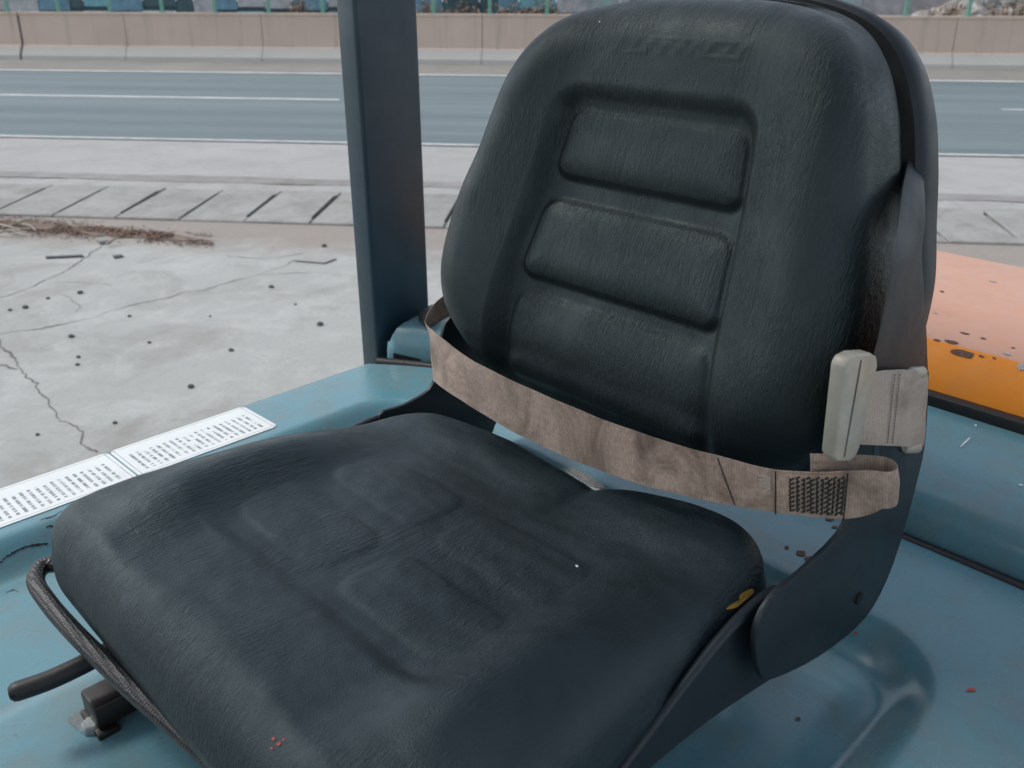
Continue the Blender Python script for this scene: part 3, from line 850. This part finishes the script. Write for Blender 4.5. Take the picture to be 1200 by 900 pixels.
for i, (x, y, rx, ry, m_) in enumerate(((1127, 414, 17, 5.5, CHIP), (1115, 401, 12, 2.2, CHIP), (1098, 399, 5, 1.5, CHIP), (1150, 418, 4, 1.6, CHIP), (1196, 430, 6, 5, SCRAPE), (1152, 397, 4, 1.2, CHIP), (1180, 415, 5, 1.4, SCRAPE), (1104, 342, 3, 1.2, CHIP), (1130, 391, 7, 1.0, CHIP), (1187, 408, 3, 1, CHIP), (1163, 330, 6, .8, SCRAPE), (1096, 367, 3, 1.2, SCRAPE), (1165, 420, 3, 1.3, CHIP))):
    o = patch('paint_chip', blot(x, y, rx, ry, i * 2.3 + 0.6, 14, 0.2), m_, cw_tree)
    if o: o.parent = counter
o = patch('red_speck', blot(1138, 809, 7, 2.5, 4.4), RED)
if o: tparent(o)
o = patch('red_speck', blot(1003, 742, 3, 2, 5.4), RED)
if o: tparent(o)
o = patch('bare_scrape', [(665, 551), (675, 549), (705, 567), (708, 573), (690, 569)], SCRAPE)
if o: tparent(o)
# peeled paint edge near the front right of the recess
def hairline(name, pts, w, mat, tree=hood_tree):
    P = spline([(x, y, 0) for x, y in pts], 6)
    a, b = [], []
    for i, p in enumerate(P):
        ww = w * (0.4 + 1.2 * abs(noise.noise(p * 0.21))) * (0.1 if i in (0, len(P) - 1) else 1)
        a.append((p.x, p.y - ww + noise.noise(p * 0.3) * 1.5)); b.append((p.x, p.y + ww + noise.noise(p * 0.3) * 1.5))
    pts3 = []
    for q in [r for pr in zip(a, b) for r in pr]:
        h = tree.ray_cast(CP, ray(*q).normalized())
        if h[0] is None: return None
        pts3.append(h[0] + Vector((0, 0, 0.0008)))
    return mesh(name, pts3, [(2 * i, 2 * i + 1, 2 * i + 3, 2 * i + 2) for i in range(len(P) - 1)], mat, None, False)
for pts, w in (([(0, 660), (10, 652), (22, 645), (38, 640), (57, 637)], 1.6), ([(54, 618), (60, 617), (66, 618)], 1.6), ([(30, 682), (40, 680), (50, 684)], 0.6), ([(6, 696), (14, 692), (22, 694)], 0.5), ([(46, 610), (60, 606), (74, 598)], 0.6)):
    o = hairline('paint_crack', pts, w, GAP)
    if o: tparent(o)

# ================================================================== SEAT
seat = empty('driver_seat', (0.40, VC, ZF))
tag(seat, 'worn black vinyl driver seat with high backrest on the blue engine cover', 'seat')
SL = Vector((0.40, VC, ZF))
def sparent(o):
    o.parent = seat; o.matrix_parent_inverse = Matrix.Translation(-SL); return o

def pillow_surface(name, outline, center, top, rho, wall, mat, nr=130, back=True):
    """cushion as rings from the centre to its outline; top(x,y) gives the face height, rho(theta) the edge roll,
    wall = list of (grow, drop) rings down the side"""
    nth = len(outline); vs_, fs = [], []
    vs_.append((center[0], center[1], top(center[0], center[1])))
    rings = [((i / nr) ** 0.85) for i in range(1, nr + 1)]
    for r in rings:
        for k in range(nth):
            ox, oy = outline[k].x - center[0], outline[k].y - center[1]
            R = sqrt(ox * ox + oy * oy); d = (1 - r) * R
            x, y = center[0] + ox * r, center[1] + oy * r
            q = rho(atan2(oy, ox)); z = top(x, y)
            if d < q: z -= q * (1 - sqrt(max(0, 1 - (1 - d / q) ** 2)))
            vs_.append((x, y, z))
    for k in range(nth): fs.append((0, 1 + k, 1 + (k + 1) % nth))
    nrings = len(rings)
    for (grow, zf) in wall:
        for k in range(nth):
            ox, oy = outline[k].x - center[0], outline[k].y - center[1]
            R = sqrt(ox * ox + oy * oy)
            x, y = center[0] + ox * (1 + grow / R), center[1] + oy * (1 + grow / R)
            q = rho(atan2(oy, ox)); edge = top(outline[k].x, outline[k].y) - q
            vs_.append((x, y, zf(x, y, edge)))
        nrings += 1
    for i in range(nrings - 1):
        a, b = 1 + i * nth, 1 + (i + 1) * nth
        for k in range(nth):
            k2 = (k + 1) % nth; fs.append((a + k, b + k, b + k2, a + k2))
    if back:
        fs.append(tuple(1 + (nrings - 1) * nth + k for k in reversed(range(nth))))
    return vs_, fs

# ---- seat cushion (x=u, y=v, height=z)
def seat_bottom(u, v): return 1.126 + 0.040 * (u - 0.17)
def seat_top(u, v):
    x = v - SVC; ax = abs(x)
    z = 1.197 - 0.045 * (u - 0.27)
    # side bolsters, fading to the front edge
    bol = exp(-((ax - 0.198) / 0.036) ** 2)
    z += 0.018 * bol * sst(0.16, 0.30, u) * (1 - 0.85 * sst(0.36, 0.56, u))
    z += 0.010 * sst(0.12, 0.21, ax) * sst(0.16, 0.30, u) * (1 - 0.8 * sst(0.40, 0.56, u))
    # front section stands a little proud of the sunken middle
    z += 0.0042 * (1 - sst(0.280, 0.300, u)) * (1 - sst(0.165, 0.20, ax))
    z -= 0.003
    # four sunk-edged pads
    for (u0, u1) in ((0.314, 0.392), (0.418, 0.492)):
        for (x0, x1) in ((0.010, 0.150), (-0.150, -0.010)):
            z += 0.0030 * pad(u, x, u0, u1, x0, x1, 0.022, 0.036)
    # rear lip with a centre notch
    rear = sst(0.520, 0.585, u)
    z += 0.008 * rear * (1 - 0.8 * exp(-((x + 0.048) / 0.030) ** 2)) * (1 - 0.3 * sst(0.15, 0.25, ax))
    z -= 0.004 * exp(-((x + 0.048) / 0.010) ** 2) * sst(0.50, 0.57, u)
    # an old seat: sagged on its right rear, fuller at the left rear
    z -= 0.011 * sst(0.36, 0.56, u) * sst(0.06, 0.22, x)
    z += 0.013 * sst(0.44, 0.60, u) * sst(0.02, 0.16, -x)
    # slack wrinkled cover
    z += 0.0012 * noise.noise(Vector((u * 26, v * 16, 1.0))) + 0.0006 * noise.noise(Vector((u * 70, v * 45, 4.0)))
    return z
so = [(0.176, 0.0), (0.176, 0.10), (0.176, 0.18), (0.178, 0.236), (0.189, 0.268), (0.218, 0.281), (0.30, 0.273), (0.40, 0.263), (0.49, 0.257), (0.55, 0.250), (0.592, 0.232), (0.616, 0.200), (0.625, 0.14), (0.624, 0.06), (0.619, 0.015)]
full = [(u, SVC + x, 0) for u, x in so] + [(u + 0.022 * sst(0.45, 0.60, u) * sst(0.05, 0.2, x), SVC - x - 0.006 * sst(0.45, 0.6, u), 0) for u, x in reversed(so) if x > 0]
seat_out = spline(full, 14, True)
def seat_rho(th):
    f = max(0, -cos(th))
    return 0.032 + 0.018 * f ** 2
wall = [(0.003, lambda x, y, e: e - (e - seat_bottom(x, y)) * 0.35), (0.003, lambda x, y, e: e - (e - seat_bottom(x, y)) * 0.8), (-0.012, lambda x, y, e: seat_bottom(x, y)), (-0.03, lambda x, y, e: seat_bottom(x, y) - 0.006)]
sv_, sf_ = pillow_surface('seat_cushion', seat_out, (0.385, SVC), seat_top, seat_rho, wall, None, 150)
cushion = sparent(mesh('seat_cushion', sv_, sf_, LEATHER_SEAT, None, True))
seat_tree = BVHTree.FromPolygons([Vector(v) for v in sv_], sf_)

# ---- backrest frame: local x across (v), y up the tilted face (t), height towards the sitter
TH = radians(15)
UB, ZB = 0.612, 1.1825
BX = Vector((0, 1, 0)); BT = Vector((sin(TH), 0, cos(TH))); BN = Vector((-cos(TH), 0, sin(TH)))
def back_pt(x, t, h): return Vector((UB, VC, ZB)) + BX * x + BT * t + BN * h
def panel_hw(t): return 0.148 - (t - 0.10) * 0.108
STROKES = []
sx = -0.068
for k, (wd, kind) in enumerate(((.016, 'L'), (.016, 'U'), (.016, 'N'), (.016, 'N'), (.008, 'I'), (.016, 'N'), (.016, 'G'), (.014, 'U'))):
    STROKES.append((sx, wd, kind)); sx += wd + 0.003
def emboss(x, t):
    # worn, slanted raised lettering (no longer readable)
    y = (t - 0.4145) / 0.0165
    if y < -0.2 or y > 1.2: return 0
    xr = -(x) - 0.004 * (y - 0.5) * 2.2
    h = 0
    for (x0, w, kd) in STROKES:
        if xr < x0 - 0.004 or xr > x0 + w + 0.004: continue
        lx = (xr - x0) / w
        d = min(abs(xr - x0), abs(xr - x0 - w)) if kd in 'NU' else abs(xr - x0)
        if kd == 'N': d = min(d, abs((lx - (1 - y)) * w) * 0.8)
        if kd in 'UG' and y < 0.3: d = min(d, abs(y - 0.08) * 0.0165)
        if kd == 'G': d = min(d, abs(xr - x0 - w) + (0.004 if y > 0.5 else 0), abs(y - 0.92) * 0.0165)
        h = max(h, 1 - sst(0.0002, 0.0040, d))
    return h * sst(-0.15, 0.05, y) * (1 - sst(0.95, 1.15, y))
def back_top(x, t):
    ax = abs(x); hw = panel_hw(t)
    # wrap-round side bolsters, hollow middle
    h = 0.030 * sst(0.085, 0.205, ax) * (0.25 + 0.75 * sst(0.04, 0.17, t)) - 0.006
    h -= 0.020 * sst(0.13, 0.02, t)
    h -= 0.012 * sst(0.36, 0.50, t)                        # head end leans back
    h += 0.010 * exp(-((t - 0.14) / 0.10) ** 2)            # lumbar swell
    # recessed trapezoid panel
    d = max(ax - hw, t - 0.382)
    if ax > hw - 0.03 and t > 0.352:
        qx, qy = ax - (hw - 0.03), t - 0.352
        d = sqrt(max(qx, 0) ** 2 + max(qy, 0) ** 2) - 0.03
    rec = 1 - sst(-0.016, 0.004, d)
    h -= (0.0125 * sst(0.385, 0.33, t) + 0.0075) * rec * (1 - sst(0.10, 0.05, t) * 0.6)
    for (t0, t1, w0, w1, amp) in ((0.285, 0.359, 0.118, 0.107, 0.0145), (0.176, 0.267, 0.130, 0.118, 0.0150), (0.062, 0.164, 0.135, 0.126, 0.0120)):
        w = w0 + (w1 - w0) * (t - t0) / (t1 - t0)
        k = pad(x, t, -w, w, t0, t1, 0.022, 0.040)
        # pads hang: fuller at the lower edge
        h += amp * k * (1.08 - 0.30 * (t - t0) / (t1 - t0))
    h += 0.0008 * emboss(x + 0.010, t)
    h += 0.0009 * noise.noise(Vector((x * 12, t * 12, 7.0)))
    return h
bo = [(0.0, 0.020), (0.10, 0.022), (0.16, 0.034), (0.203, 0.062), (0.233, 0.105), (0.246, 0.155), (0.248, 0.20), (0.242, 0.255), (0.227, 0.305), (0.215, 0.35), (0.201, 0.392), (0.180, 0.430), (0.148, 0.458), (0.10, 0.474), (0.04, 0.480)]
fullb = [(x, t, 0) for x, t in bo] + [(-x, t, 0) for x, t in reversed(bo) if x > 0]
back_out = spline(fullb, 14, True)
def back_rho(th): return 0.058 + 0.006 * max(0, -sin(th))
D0 = -0.085
wallb = [(0.003, lambda x, y, e: e - (e - D0) * 0.3), (0.005, lambda x, y, e: e - (e - D0) * 0.7), (0.004, lambda x, y, e: D0 + 0.008), (-0.006, lambda x, y, e: D0), (-0.03, lambda x, y, e: D0)]
bv_, bf_ = pillow_surface('backrest', back_out, (0.0, 0.245), back_top, back_rho, wallb, None, 190)
bv_ = [back_pt(*p) for p in bv_]
backc = sparent(mesh('backrest_cushion', bv_, [f[::-1] for f in bf_], LEATHER_BACK, None, True))
back_tree = BVHTree.FromPolygons([Vector(v) for v in bv_], bf_)
# hard shell behind the cushion, with a rim proud of the gap
vs_, fs = [], []
lay = [(-0.020, -0.078), (-0.012, -0.092), (0.010, -0.094), (0.015, -0.097), (0.018, -0.108), (0.018, -0.128), (0.012, -0.142), (-0.004, -0.152), (-0.03, -0.156)]
nth = len(back_out)
for (g, hgt) in lay:
    for p in back_out:
        ox, oy = p.x, p.y - 0.245; R = sqrt(ox * ox + oy * oy)
        if g > -0.01: g_ = g - 0.007 * (1 - sst(0.12, 0.34, p.y))
        else: g_ = g
        vs_.append(back_pt(ox * (1 + g_ / R), 0.245 + oy * (1 + g_ / R), hgt))
for i in range(len(lay) - 1):
    for k in range(nth):
        k2 = (k + 1) % nth; fs.append((i * nth + k, i * nth + k2, (i + 1) * nth + k2, (i + 1) * nth + k))
fs.append(tuple((len(lay) - 1) * nth + k for k in range(nth)))
gap_shade_v = [tuple(v) for v in vs_[:3 * nth]]
gap_shade_f = [f for f in fs if max(f) < 3 * nth]
fs = [f for f in fs if max(f) >= 3 * nth]
shell = sparent(mesh('backrest_shell', vs_, fs, FRAME, None, True, 50))
sparent(mesh('gap_shade', gap_shade_v, gap_shade_f, GAP, None, True))  # black ring painting the shade in the gap between cushion and shell
# small clip at the top left corner of the backrest
o = patch('clip_notch', [(1063, 40), (1076, 41), (1075, 48), (1064, 46)], GAP, back_tree, 0.0006)
if o: o.parent = backc

# ---- steel arms joining pan and backrest
VA = 0.2635
arm_px = [(886, 745), (905, 702), (940, 671), (985, 627), (999, 592), (1002, 552), (1006, 500), (1018, 440), (1030, 432), (1060, 428), (1087, 432),
          (1089, 450), (1085, 520), (1074, 570), (1060, 622), (1040, 680), (1012, 728), (962, 769), (908, 796), (892, 792)]
AP = [at_v(x, y, VA) for x, y in arm_px]
AP = spline(AP, 3, True)
sparent(from_bm('arm_plate', prism_bm([tuple(p) for p in AP], (0, 0.006, 0), 0.002, 2), FRAME))
VB = 2 * VC - VA
far_px = [(441, 485), (470, 473), (500, 455), (510, 430), (514, 396), (525, 370), (560, 362), (608, 400), (604, 470), (581, 490), (568, 514), (520, 545), (455, 520)]
FP = spline([at_v(x, y, VB) for x, y in far_px], 3, True)
sparent(from_bm('arm_plate', prism_bm([tuple(p) for p in FP], (0, -0.006, 0), 0.002, 2), FRAME))
# pan: pressed steel tray with a folded lip, under the cushion
pan = []
panpx_top = [(905, 690), (885, 704), (850, 738), (800, 800), (745, 872), (700, 930), (640, 1000)]
panpx_bot = [(905, 796), (880, 812), (830, 846), (780, 886), (740, 922), (690, 975), (640, 1030)]
VPN = 0.282
pt = [at_v(x, y, VPN) for x, y in panpx_top]; pb = [at_v(x, y, VPN) for x, y in panpx_bot]
vmax = 2 * SVC - VPN
def pan_side(v, s, dz=0.0):
    A = spline(pt, 4); B = spline(pb, 4); P = []
    A = [p for p in A if p.x > 0.19]; B = [p for p in B if p.x > 0.19]
    o_ = [(p.x, v, p.z + dz) for p in A] + [(p.x, v, p.z) for p in reversed(B)]
    return prism_bm(o_, (0, 0.004 * s, 0), 0.0012, 1)
sparent(from_bm('pan_side', pan_side(VPN, 1), FRAME))
sparent(from_bm('pan_side', pan_side(vmax, -1, -0.028), FRAME))
lipA = [Vector((p.x, VPN - 0.002, p.z)) for p in spline(pt, 4) if p.x > 0.19]
sparent(tube('pan_lip', lipA, 0.0045, FRAME, None, 10))
sparent(tube('pan_lip', [Vector((p.x, vmax + 0.002, p.z - 0.028)) for p in lipA], 0.0045, FRAME, None, 10))
sparent(box('seat_pan', (0.20, 0.58, VPN + 0.005, vmax - 0.005, 1.105, 1.132), FRAME, bev=0.008))
# hole near the arm's rear edge
hc = at_v(1006, 701, VA)
bm = bmesh.new(); bmesh.ops.create_cone(bm, cap_ends=True, segments=20, radius1=0.0065, radius2=0.0065, depth=0.002)
bmesh.ops.rotate(bm, cent=(0, 0, 0), matrix=Matrix.Rotation(pi / 2, 3, 'X'), verts=bm.verts)
bmesh.ops.translate(bm, vec=(hc.x, VA - 0.0006, hc.z), verts=bm.verts)
sparent(from_bm('bolt_hole', bm, GAP))
# slide rails, bolts, adjuster
for s in (-1, 1):
    v = VC + s * 0.172
    rl = sparent(box('slide_rail', (0.158, 0.60, v - 0.017, v + 0.017, ZF + 0.010, ZF + 0.036), STEEL, bev=0.003))
    u_ = box('upper_rail', (0.185, 0.58, v - 0.012, v + 0.012, ZF + 0.036, 1.106), STEEL, bev=0.003); u_.parent = rl
    for uu in (0.145, 0.56):
        f_ = box('foot', (uu + 0.01, uu + 0.03, v - 0.022, v + 0.022, ZF + 0.002, ZF + 0.010), STEEL, bev=0.002); f_.parent = rl
    bm = bmesh.new(); bmesh.ops.create_cone(bm, cap_ends=True, segments=6, radius1=0.010, radius2=0.009, depth=0.009)
    p = at_z(108, 852, ZF + 0.006)
    bmesh.ops.translate(bm, vec=(p.x, p.y if s == 1 else 2 * VC - p.y, ZF + 0.008), verts=bm.verts)
    bmesh.ops.bevel(bm, geom=bm.edges[:], offset=0.0012, segments=1, affect='EDGES')
    b_ = from_bm('bolt', bm, BOLT); b_.parent = rl
o = patch('worn_paint', blot(100, 848, 22, 15, 2.2, 26, 0.5), mat_paint('worn_cover_paint', (0.24, 0.30, 0.31), (0.15, 0.21, 0.23), 0.4, (0.10, 0.09, 0.08), 0.7))
if o: tparent(o)
lp = [at_z(11, 813, 1.083), at_z(60, 796, 1.085), at_z(110, 772, 1.088), at_z(170, 740, 1.090)]
LPS = spline(lp, 8)
rad = [0.0088 if i > 1 else (0.0055, 0.0080)[i] for i in range(len(LPS))]
lev = sparent(tube('adjust_lever', LPS, 0, BLACK, None, 16, rad))
# wrapped grab bar along the front of the pan
ZT = 1.124
tp = [at_z(x, y, ZT) for x, y in ((70, 660), (50, 664), (42, 682), (58, 708), (84, 738), (118, 772), (160, 812), (205, 850), (250, 892), (300, 945), (350, 1005))]
q = tp[-1]; tp.append(Vector((q.x + 0.004, q.y - 0.06, ZT))); tp.append(Vector((q.x + 0.03, 2 * VC - 0.80, ZT))); tp.append(Vector((q.x + 0.07, VPN + 0.01, ZT)))
tp = [Vector((tp[0].x + 0.05, tp[0].y - 0.02, ZT))] + tp
sparent(tube('grab_bar', spline(tp, 8), 0.0082, WRAP, None, 16))
# exposed foam at a tear, scraps and specks on the cushion
o = patch('exposed_foam', [(850, 714), (856, 708), (864, 704), (866, 697), (879, 690), (882, 694), (870, 705), (861, 712)], FOAM, seat_tree, 0.0012)
if o: o.parent = cushion
for (x, y, r, m_) in ((676, 664, 2.2, WHITE_SPECK), (321, 866, 3.0, RED), (327, 872, 3.2, RED), (333, 867, 1.8, RED), (319, 877, 2.2, RED)):
    o = patch('speck', blot(x, y, r, r * 0.8, x * 0.37, 7), m_, seat_tree, 0.0006)
    if o: o.parent = cushion
o = patch('speck', blot(703, 26, 1.2, 1.0, 2.2, 6), WHITE_SPECK, back_tree, 0.0006)
if o: o.parent = backc

# ================================================================== LAP BELT
belt = empty('seat_belt', (0.62, VC, 1.10))
tag(belt, 'worn beige lap belt strung across the foot of the backrest', 'seat belt')
BL = Vector((0.62, VC, 1.10))
def bparent(o):
    o.parent = belt; o.matrix_parent_inverse = Matrix.Translation(-BL); return o
def ribbon(name, top, bot, mat, th=0.0016, parent=None, nw=8, sag=0.0):
    n = len(top); vs_, fs, uvs = [], [], []
    lens = [0]
    for i in range(1, n): lens.append(lens[-1] + ((top[i] + bot[i]) / 2 - (top[i - 1] + bot[i - 1]) / 2).length)
    nr = []
    for i in range(n):
        t = ((top[min(i + 1, n - 1)] + bot[min(i + 1, n - 1)]) - (top[max(i - 1, 0)] + bot[max(i - 1, 0)])).normalized()
        nr.append(t.cross(top[i] - bot[i]).normalized())
    for side in (1, -1):
        for i in range(n):
            for k in range(nw + 1):
                f = k / nw; e = 1 - (2 * f - 1) ** 8 * 0.6
                w = 0.0009 * noise.noise(Vector((lens[i] * 30, f * 3, 2)))
                vs_.append(bot[i].lerp(top[i], f) + nr[i] * (side * th * 0.5 * e + w + sag * (1 - (2 * f - 1) ** 2)))
                uvs.append((lens[i] / 0.05, f))
    N = n * (nw + 1); w_ = nw + 1
    for i in range(n - 1):
        for k in range(nw):
            a = i * w_ + k
            fs.append((a, a + 1, a + w_ + 1, a + w_)); fs.append((N + a, N + a + w_, N + a + w_ + 1, N + a + 1))
        a = i * w_; fs.append((a, a + w_, N + a + w_, N + a)); a += nw; fs.append((a, N + a, N + a + w_, a + w_))
    for a0 in (0, (n - 1) * w_):
        for k in range(nw):
            a = a0 + k; fs.append((a, N + a, N + a + 1, a + 1))
    o = mesh(name, vs_, fs, mat, None, True, 50)
    uvl = o.data.uv_layers.new(name='UVMap')
    for lp_ in o.data.loops: uvl.data[lp_.index].uv = uvs[lp_.vertex_index]
    return o
def belt_u(v):
    # plan line of the strap: bows forward in front of the backrest foot
    q = (v - VC) / 0.27
    return 0.585 + 0.045 * abs(q) ** 2.4 + 0.012 * q
top_px = [(503, 384), (520, 398), (550, 420), (600, 446), (650, 468), (700, 489), (750, 507), (800, 523), (850, 536), (900, 549), (950, 553), (990, 552), (1020, 551), (1034, 553)]
bot_px = [(508, 446), (522, 457), (550, 475), (600, 505), (650, 529), (700, 550), (750, 567), (800, 580), (850, 591), (900, 599), (950, 605), (985, 608), (1015, 604), (1034, 596)]
bf = lambda p: p.x - belt_u(p.y)
tops = [at_f(x, y, bf) for x, y in top_px]; bots = [at_f(x, y, bf) for x, y in bot_px]
T = spline(tops, 8); B = spline(bots, 8)
front_n = len(T)
# near end folds round the tongue and runs back behind itself
te, be = T[-1], B[-1]
tdir = (T[-1] - T[-4]); tdir.z = 0; tdir.normalize()
outw = Vector((tdir.y, -tdir.x, 0)) 
if outw.x < 0: outw = -outw
R_ = 0.011
for k in range(1, 13):
    a = pi * k / 12
    off = tdir * (sin(a) * R_) + outw * ((1 - cos(a)) * R_)
    T.append(te + off + Vector((0, 0, 0.002 * k / 12))); B.append(be + off + Vector((0, 0, 0.004 * k / 12)))
tl, bl_ = T[-1], B[-1]
for k in range(1, 9):
    off = -tdir * (0.055 * k / 8) - outw * (R_ * 1.5 * (k / 8) ** 1.3)
    T.append(tl + off); B.append(bl_ + off)
strap = bparent(ribbon('strap', T, B, WEB))
# far end: strap doubles back round the backrest edge to its anchor
fe_t, fe_b = tops[0], bots[0]
fold_t = [fe_t, at_v(498, 377, 0.800), at_v(503, 364, 0.802), at_v(511, 354, 0.80), at_v(522, 345, 0.80)]
fold_b = [fe_t + Vector((0.004, 0, -0.020)), at_v(503, 386, 0.800), at_v(509, 382, 0.802), at_v(517, 376, 0.80), at_v(528, 370, 0.80)]
bparent(ribbon('strap_end', spline(fold_t, 5), spline(fold_b, 5), WEB))
# stitched patch near the end of the strap
def strap_pt(fx, fy, lift):
    i = fx * (front_n - 1); i0 = int(i); f = i - i0
    t = T[i0].lerp(T[i0 + 1], f); b = B[i0].lerp(B[i0 + 1], f)
    tt = (T[i0 + 1] - T[max(i0 - 1, 0)]).normalized(); n_ = tt.cross(t - b).normalized()
    if n_.dot(CP - t) < 0: n_ = -n_
    return b.lerp(t, fy) + n_ * lift
def st_x(px):
    # fraction along the strap for an image column
    for i in range(len(top_px) - 1):
        a, b = (top_px[i][0] + bot_px[i][0]) / 2, (top_px[i + 1][0] + bot_px[i + 1][0]) / 2
        if a <= px <= b: return (i + (px - a) / (b - a)) / (len(top_px) - 1)
    return 0.95
def quad_strip(vs_, fs, P, w, wd):
    for i in range(len(P) - 1):
        t = (P[i + 1] - P[i]); s = t.cross(wd).normalized() * w
        b = len(vs_); vs_ += [P[i] - s, P[i] + s, P[i + 1] + s, P[i + 1] - s]; fs.append((b, b + 1, b + 2, b + 3))
tab_px = [(908, 0.10), (990, 0.06)]
xa, xb = st_x(906), st_x(992)
tt_ = [strap_pt(xa + (xb - xa) * k / 8, 0.95, 0.0022) for k in range(9)]
tb_ = [strap_pt(xa + 0.006 + (xb - xa - 0.006) * k / 8, 0.03, 0.0022) for k in range(9)]
tab = ribbon('stitched_tab', tt_, tb_, WEB, 0.0014); tab.parent = strap
vs_, fs = [], []
for r in range(8):
    for c in range(12):
        fx = xa + (xb - xa) * (0.20 + 0.74 * (c + 0.1) / 12); fx2 = xa + (xb - xa) * (0.20 + 0.74 * (c + 0.85) / 12)
        fy = 0.14 + 0.72 * r / 7 + (0.02 if c % 2 else -0.02)
        a, b = strap_pt(fx, fy, 0.0038), strap_pt(fx2, fy + 0.05, 0.0040)
        quad_strip(vs_, fs, [a, b], 0.0008, (CP - a).normalized())
for c in range(10):
    fx = xa + (xb - xa) * (0.20 + 0.74 * c / 9.0)
    quad_strip(vs_, fs, [strap_pt(fx + (0.0012 if k % 2 else -0.0012), 0.12 + 0.76 * k / 16, 0.0037) for k in range(17)], 0.0007, (CP - strap_pt(fx, .5, 0)).normalized())
st = mesh('stitching', vs_, fs, THREAD, None, False); st.parent = strap; tag(st, kind='stuff')
vs_, fs = [], []
for fx in (st_x(910), st_x(991)):
    quad_strip(vs_, fs, [strap_pt(fx, k / 10, 0.0036) for k in range(11)], 0.0006, (CP - strap_pt(fx, .5, 0)).normalized())
quad_strip(vs_, fs, [strap_pt(st_x(842 + 20 * k / 10), 0.96 - 0.92 * k / 10, 0.0016) for k in range(11)], 0.0005, (CP - strap_pt(.6, .5, 0)).normalized())
st = mesh('seam', vs_, fs, THREAD, None, False); st.parent = strap; tag(st, kind='stuff')
vs_, fs = [], []
rr = random.Random(4)
for k in range(70):
    fy = 0.55 + rr.random() * 0.3; f0 = st_x(904); 
    a = strap_pt(f0, fy, 0.003); b = strap_pt(f0 - rr.uniform(0.008, 0.022), fy + rr.uniform(-0.12, 0.10), 0.003 + rr.uniform(0, 0.002))
    quad_strip(vs_, fs, [a, b], 0.00018, (CP - a).normalized())
st = mesh('frayed_threads', vs_, fs, FRAY, None, False); st.parent = strap; tag(st, kind='stuff')

# upper end of the near arm: a thin pressed skin leaning in to meet the shell
rows_ = [(452, 1014, 1087, .2632), (400, 1029, 1085, .2640), (350, 1039, 1082, .2680), (300, 1047, 1080, .2745), (250, 1053, 1083, .2890), (205, 1060, 1082, .3090), (165, 1068, 1079, .3400)]
ar = spline([at_v(b, y, v) for y, a, b, v in rows_], 6); al = spline([at_v(a, y, v) for y, a, b, v in rows_], 6)
sparent(ribbon('arm_flange', ar, al, FRAME, 0.004))
# anchor webbing wrapped on the arm, buckle and tongue
VW = VA - 0.004
ct = [(1001, 441), (1016, 437), (1040, 434), (1062, 433), (1080, 436), (1087, 440)]
cb = [(998, 520), (1014, 521), (1036, 522), (1058, 523), (1074, 524), (1082, 522)]
def bulge(i): return VW - 0.006 * sin(pi * min(1, i / 4.5))
CT = [at_v(x, y, bulge(i)) for i, (x, y) in enumerate(ct)]; CB = [at_v(x, y, bulge(i)) for i, (x, y) in enumerate(cb)]
for lst in (CT, CB):
    e = lst[-1].copy()
    lst += [e + Vector((0.006, 0.006, 0)), e + Vector((0.004, 0.014, 0)), e + Vector((-0.03, 0.018, 0))]
anchor = bparent(ribbon('anchor_webbing', spline(CT, 5), spline(CB, 5), WEB2, 0.0022))
vs_, fs = [], []
for f in (0.405, 0.475):
    n_ = 22
    for k in range(n_):
        P = []
        for q_ in (k, k + 0.62):
            y = 0.03 + 0.94 * q_ / n_
            px_t = Vector((1001 + (1087 - 1001) * (f + 0.155), 434.5)); px_b = Vector((998 + (1082 - 998) * (f + 0.095), 522))
            pp = px_b.lerp(px_t, y); P.append(at_v(pp.x, pp.y, VW - 0.0083))
        quad_strip(vs_, fs, P, 0.0009, Vector((0, 1, 0)))
st = mesh('stitching', vs_, fs, THREAD, None, False); st.parent = anchor; tag(st, kind='stuff')
# rolled plastic pin ends showing above and below the webbing
for (a, b) in (((1063, 437), (1082, 436)), ((1060, 525), (1076, 524))):
    pa, pb_ = at_v(*a, VA - 0.003), at_v(*b, VA - 0.003)
    o = tube('pin_end', [pa, pa.lerp(pb_, 0.15), pa.lerp(pb_, 0.85), pb_], 0, PLASTIC, None, 12, [0.003, 0.0052, 0.0056, 0.003]); o.parent = anchor
bk = [(991, 430), (996, 420), (1006, 415), (1022, 414), (1028, 418), (1029, 428), (1008, 524), (1003, 536), (996, 541), (982, 541), (979, 534)]
BP = [at_v(x, y, VW - 0.006) for x, y in bk]
buckle = bparent(from_bm('buckle', prism_bm(BP, (0, 0.012, 0), 0.0022, 3), PLASTIC))
o = from_bm('mould_line', prism_bm([at_v(x, y, VW - 0.0064) for x, y in ((1009, 422), (1010, 422), (990, 536), (989, 536))], (0, -0.0003, 0)), CRACK); o.parent = buckle
bs = [at_v(x, y, VW - 0.0102) for x, y in ((1003, 424), (1008, 424), (990, 530), (986, 530))]
tg = [at_v(x, y, VA - 0.001) for x, y in ((1024, 516), (1030, 516), (1033, 560), (1025, 562))]
bparent(from_bm('tongue', prism_bm(tg, (0, 0.003, 0), 0.0008, 1), POSTP))
# far anchor bracket
print('tris about', sum(len(o.data.polygons) for o in bpy.data.objects if o.type == 'MESH') * 2)
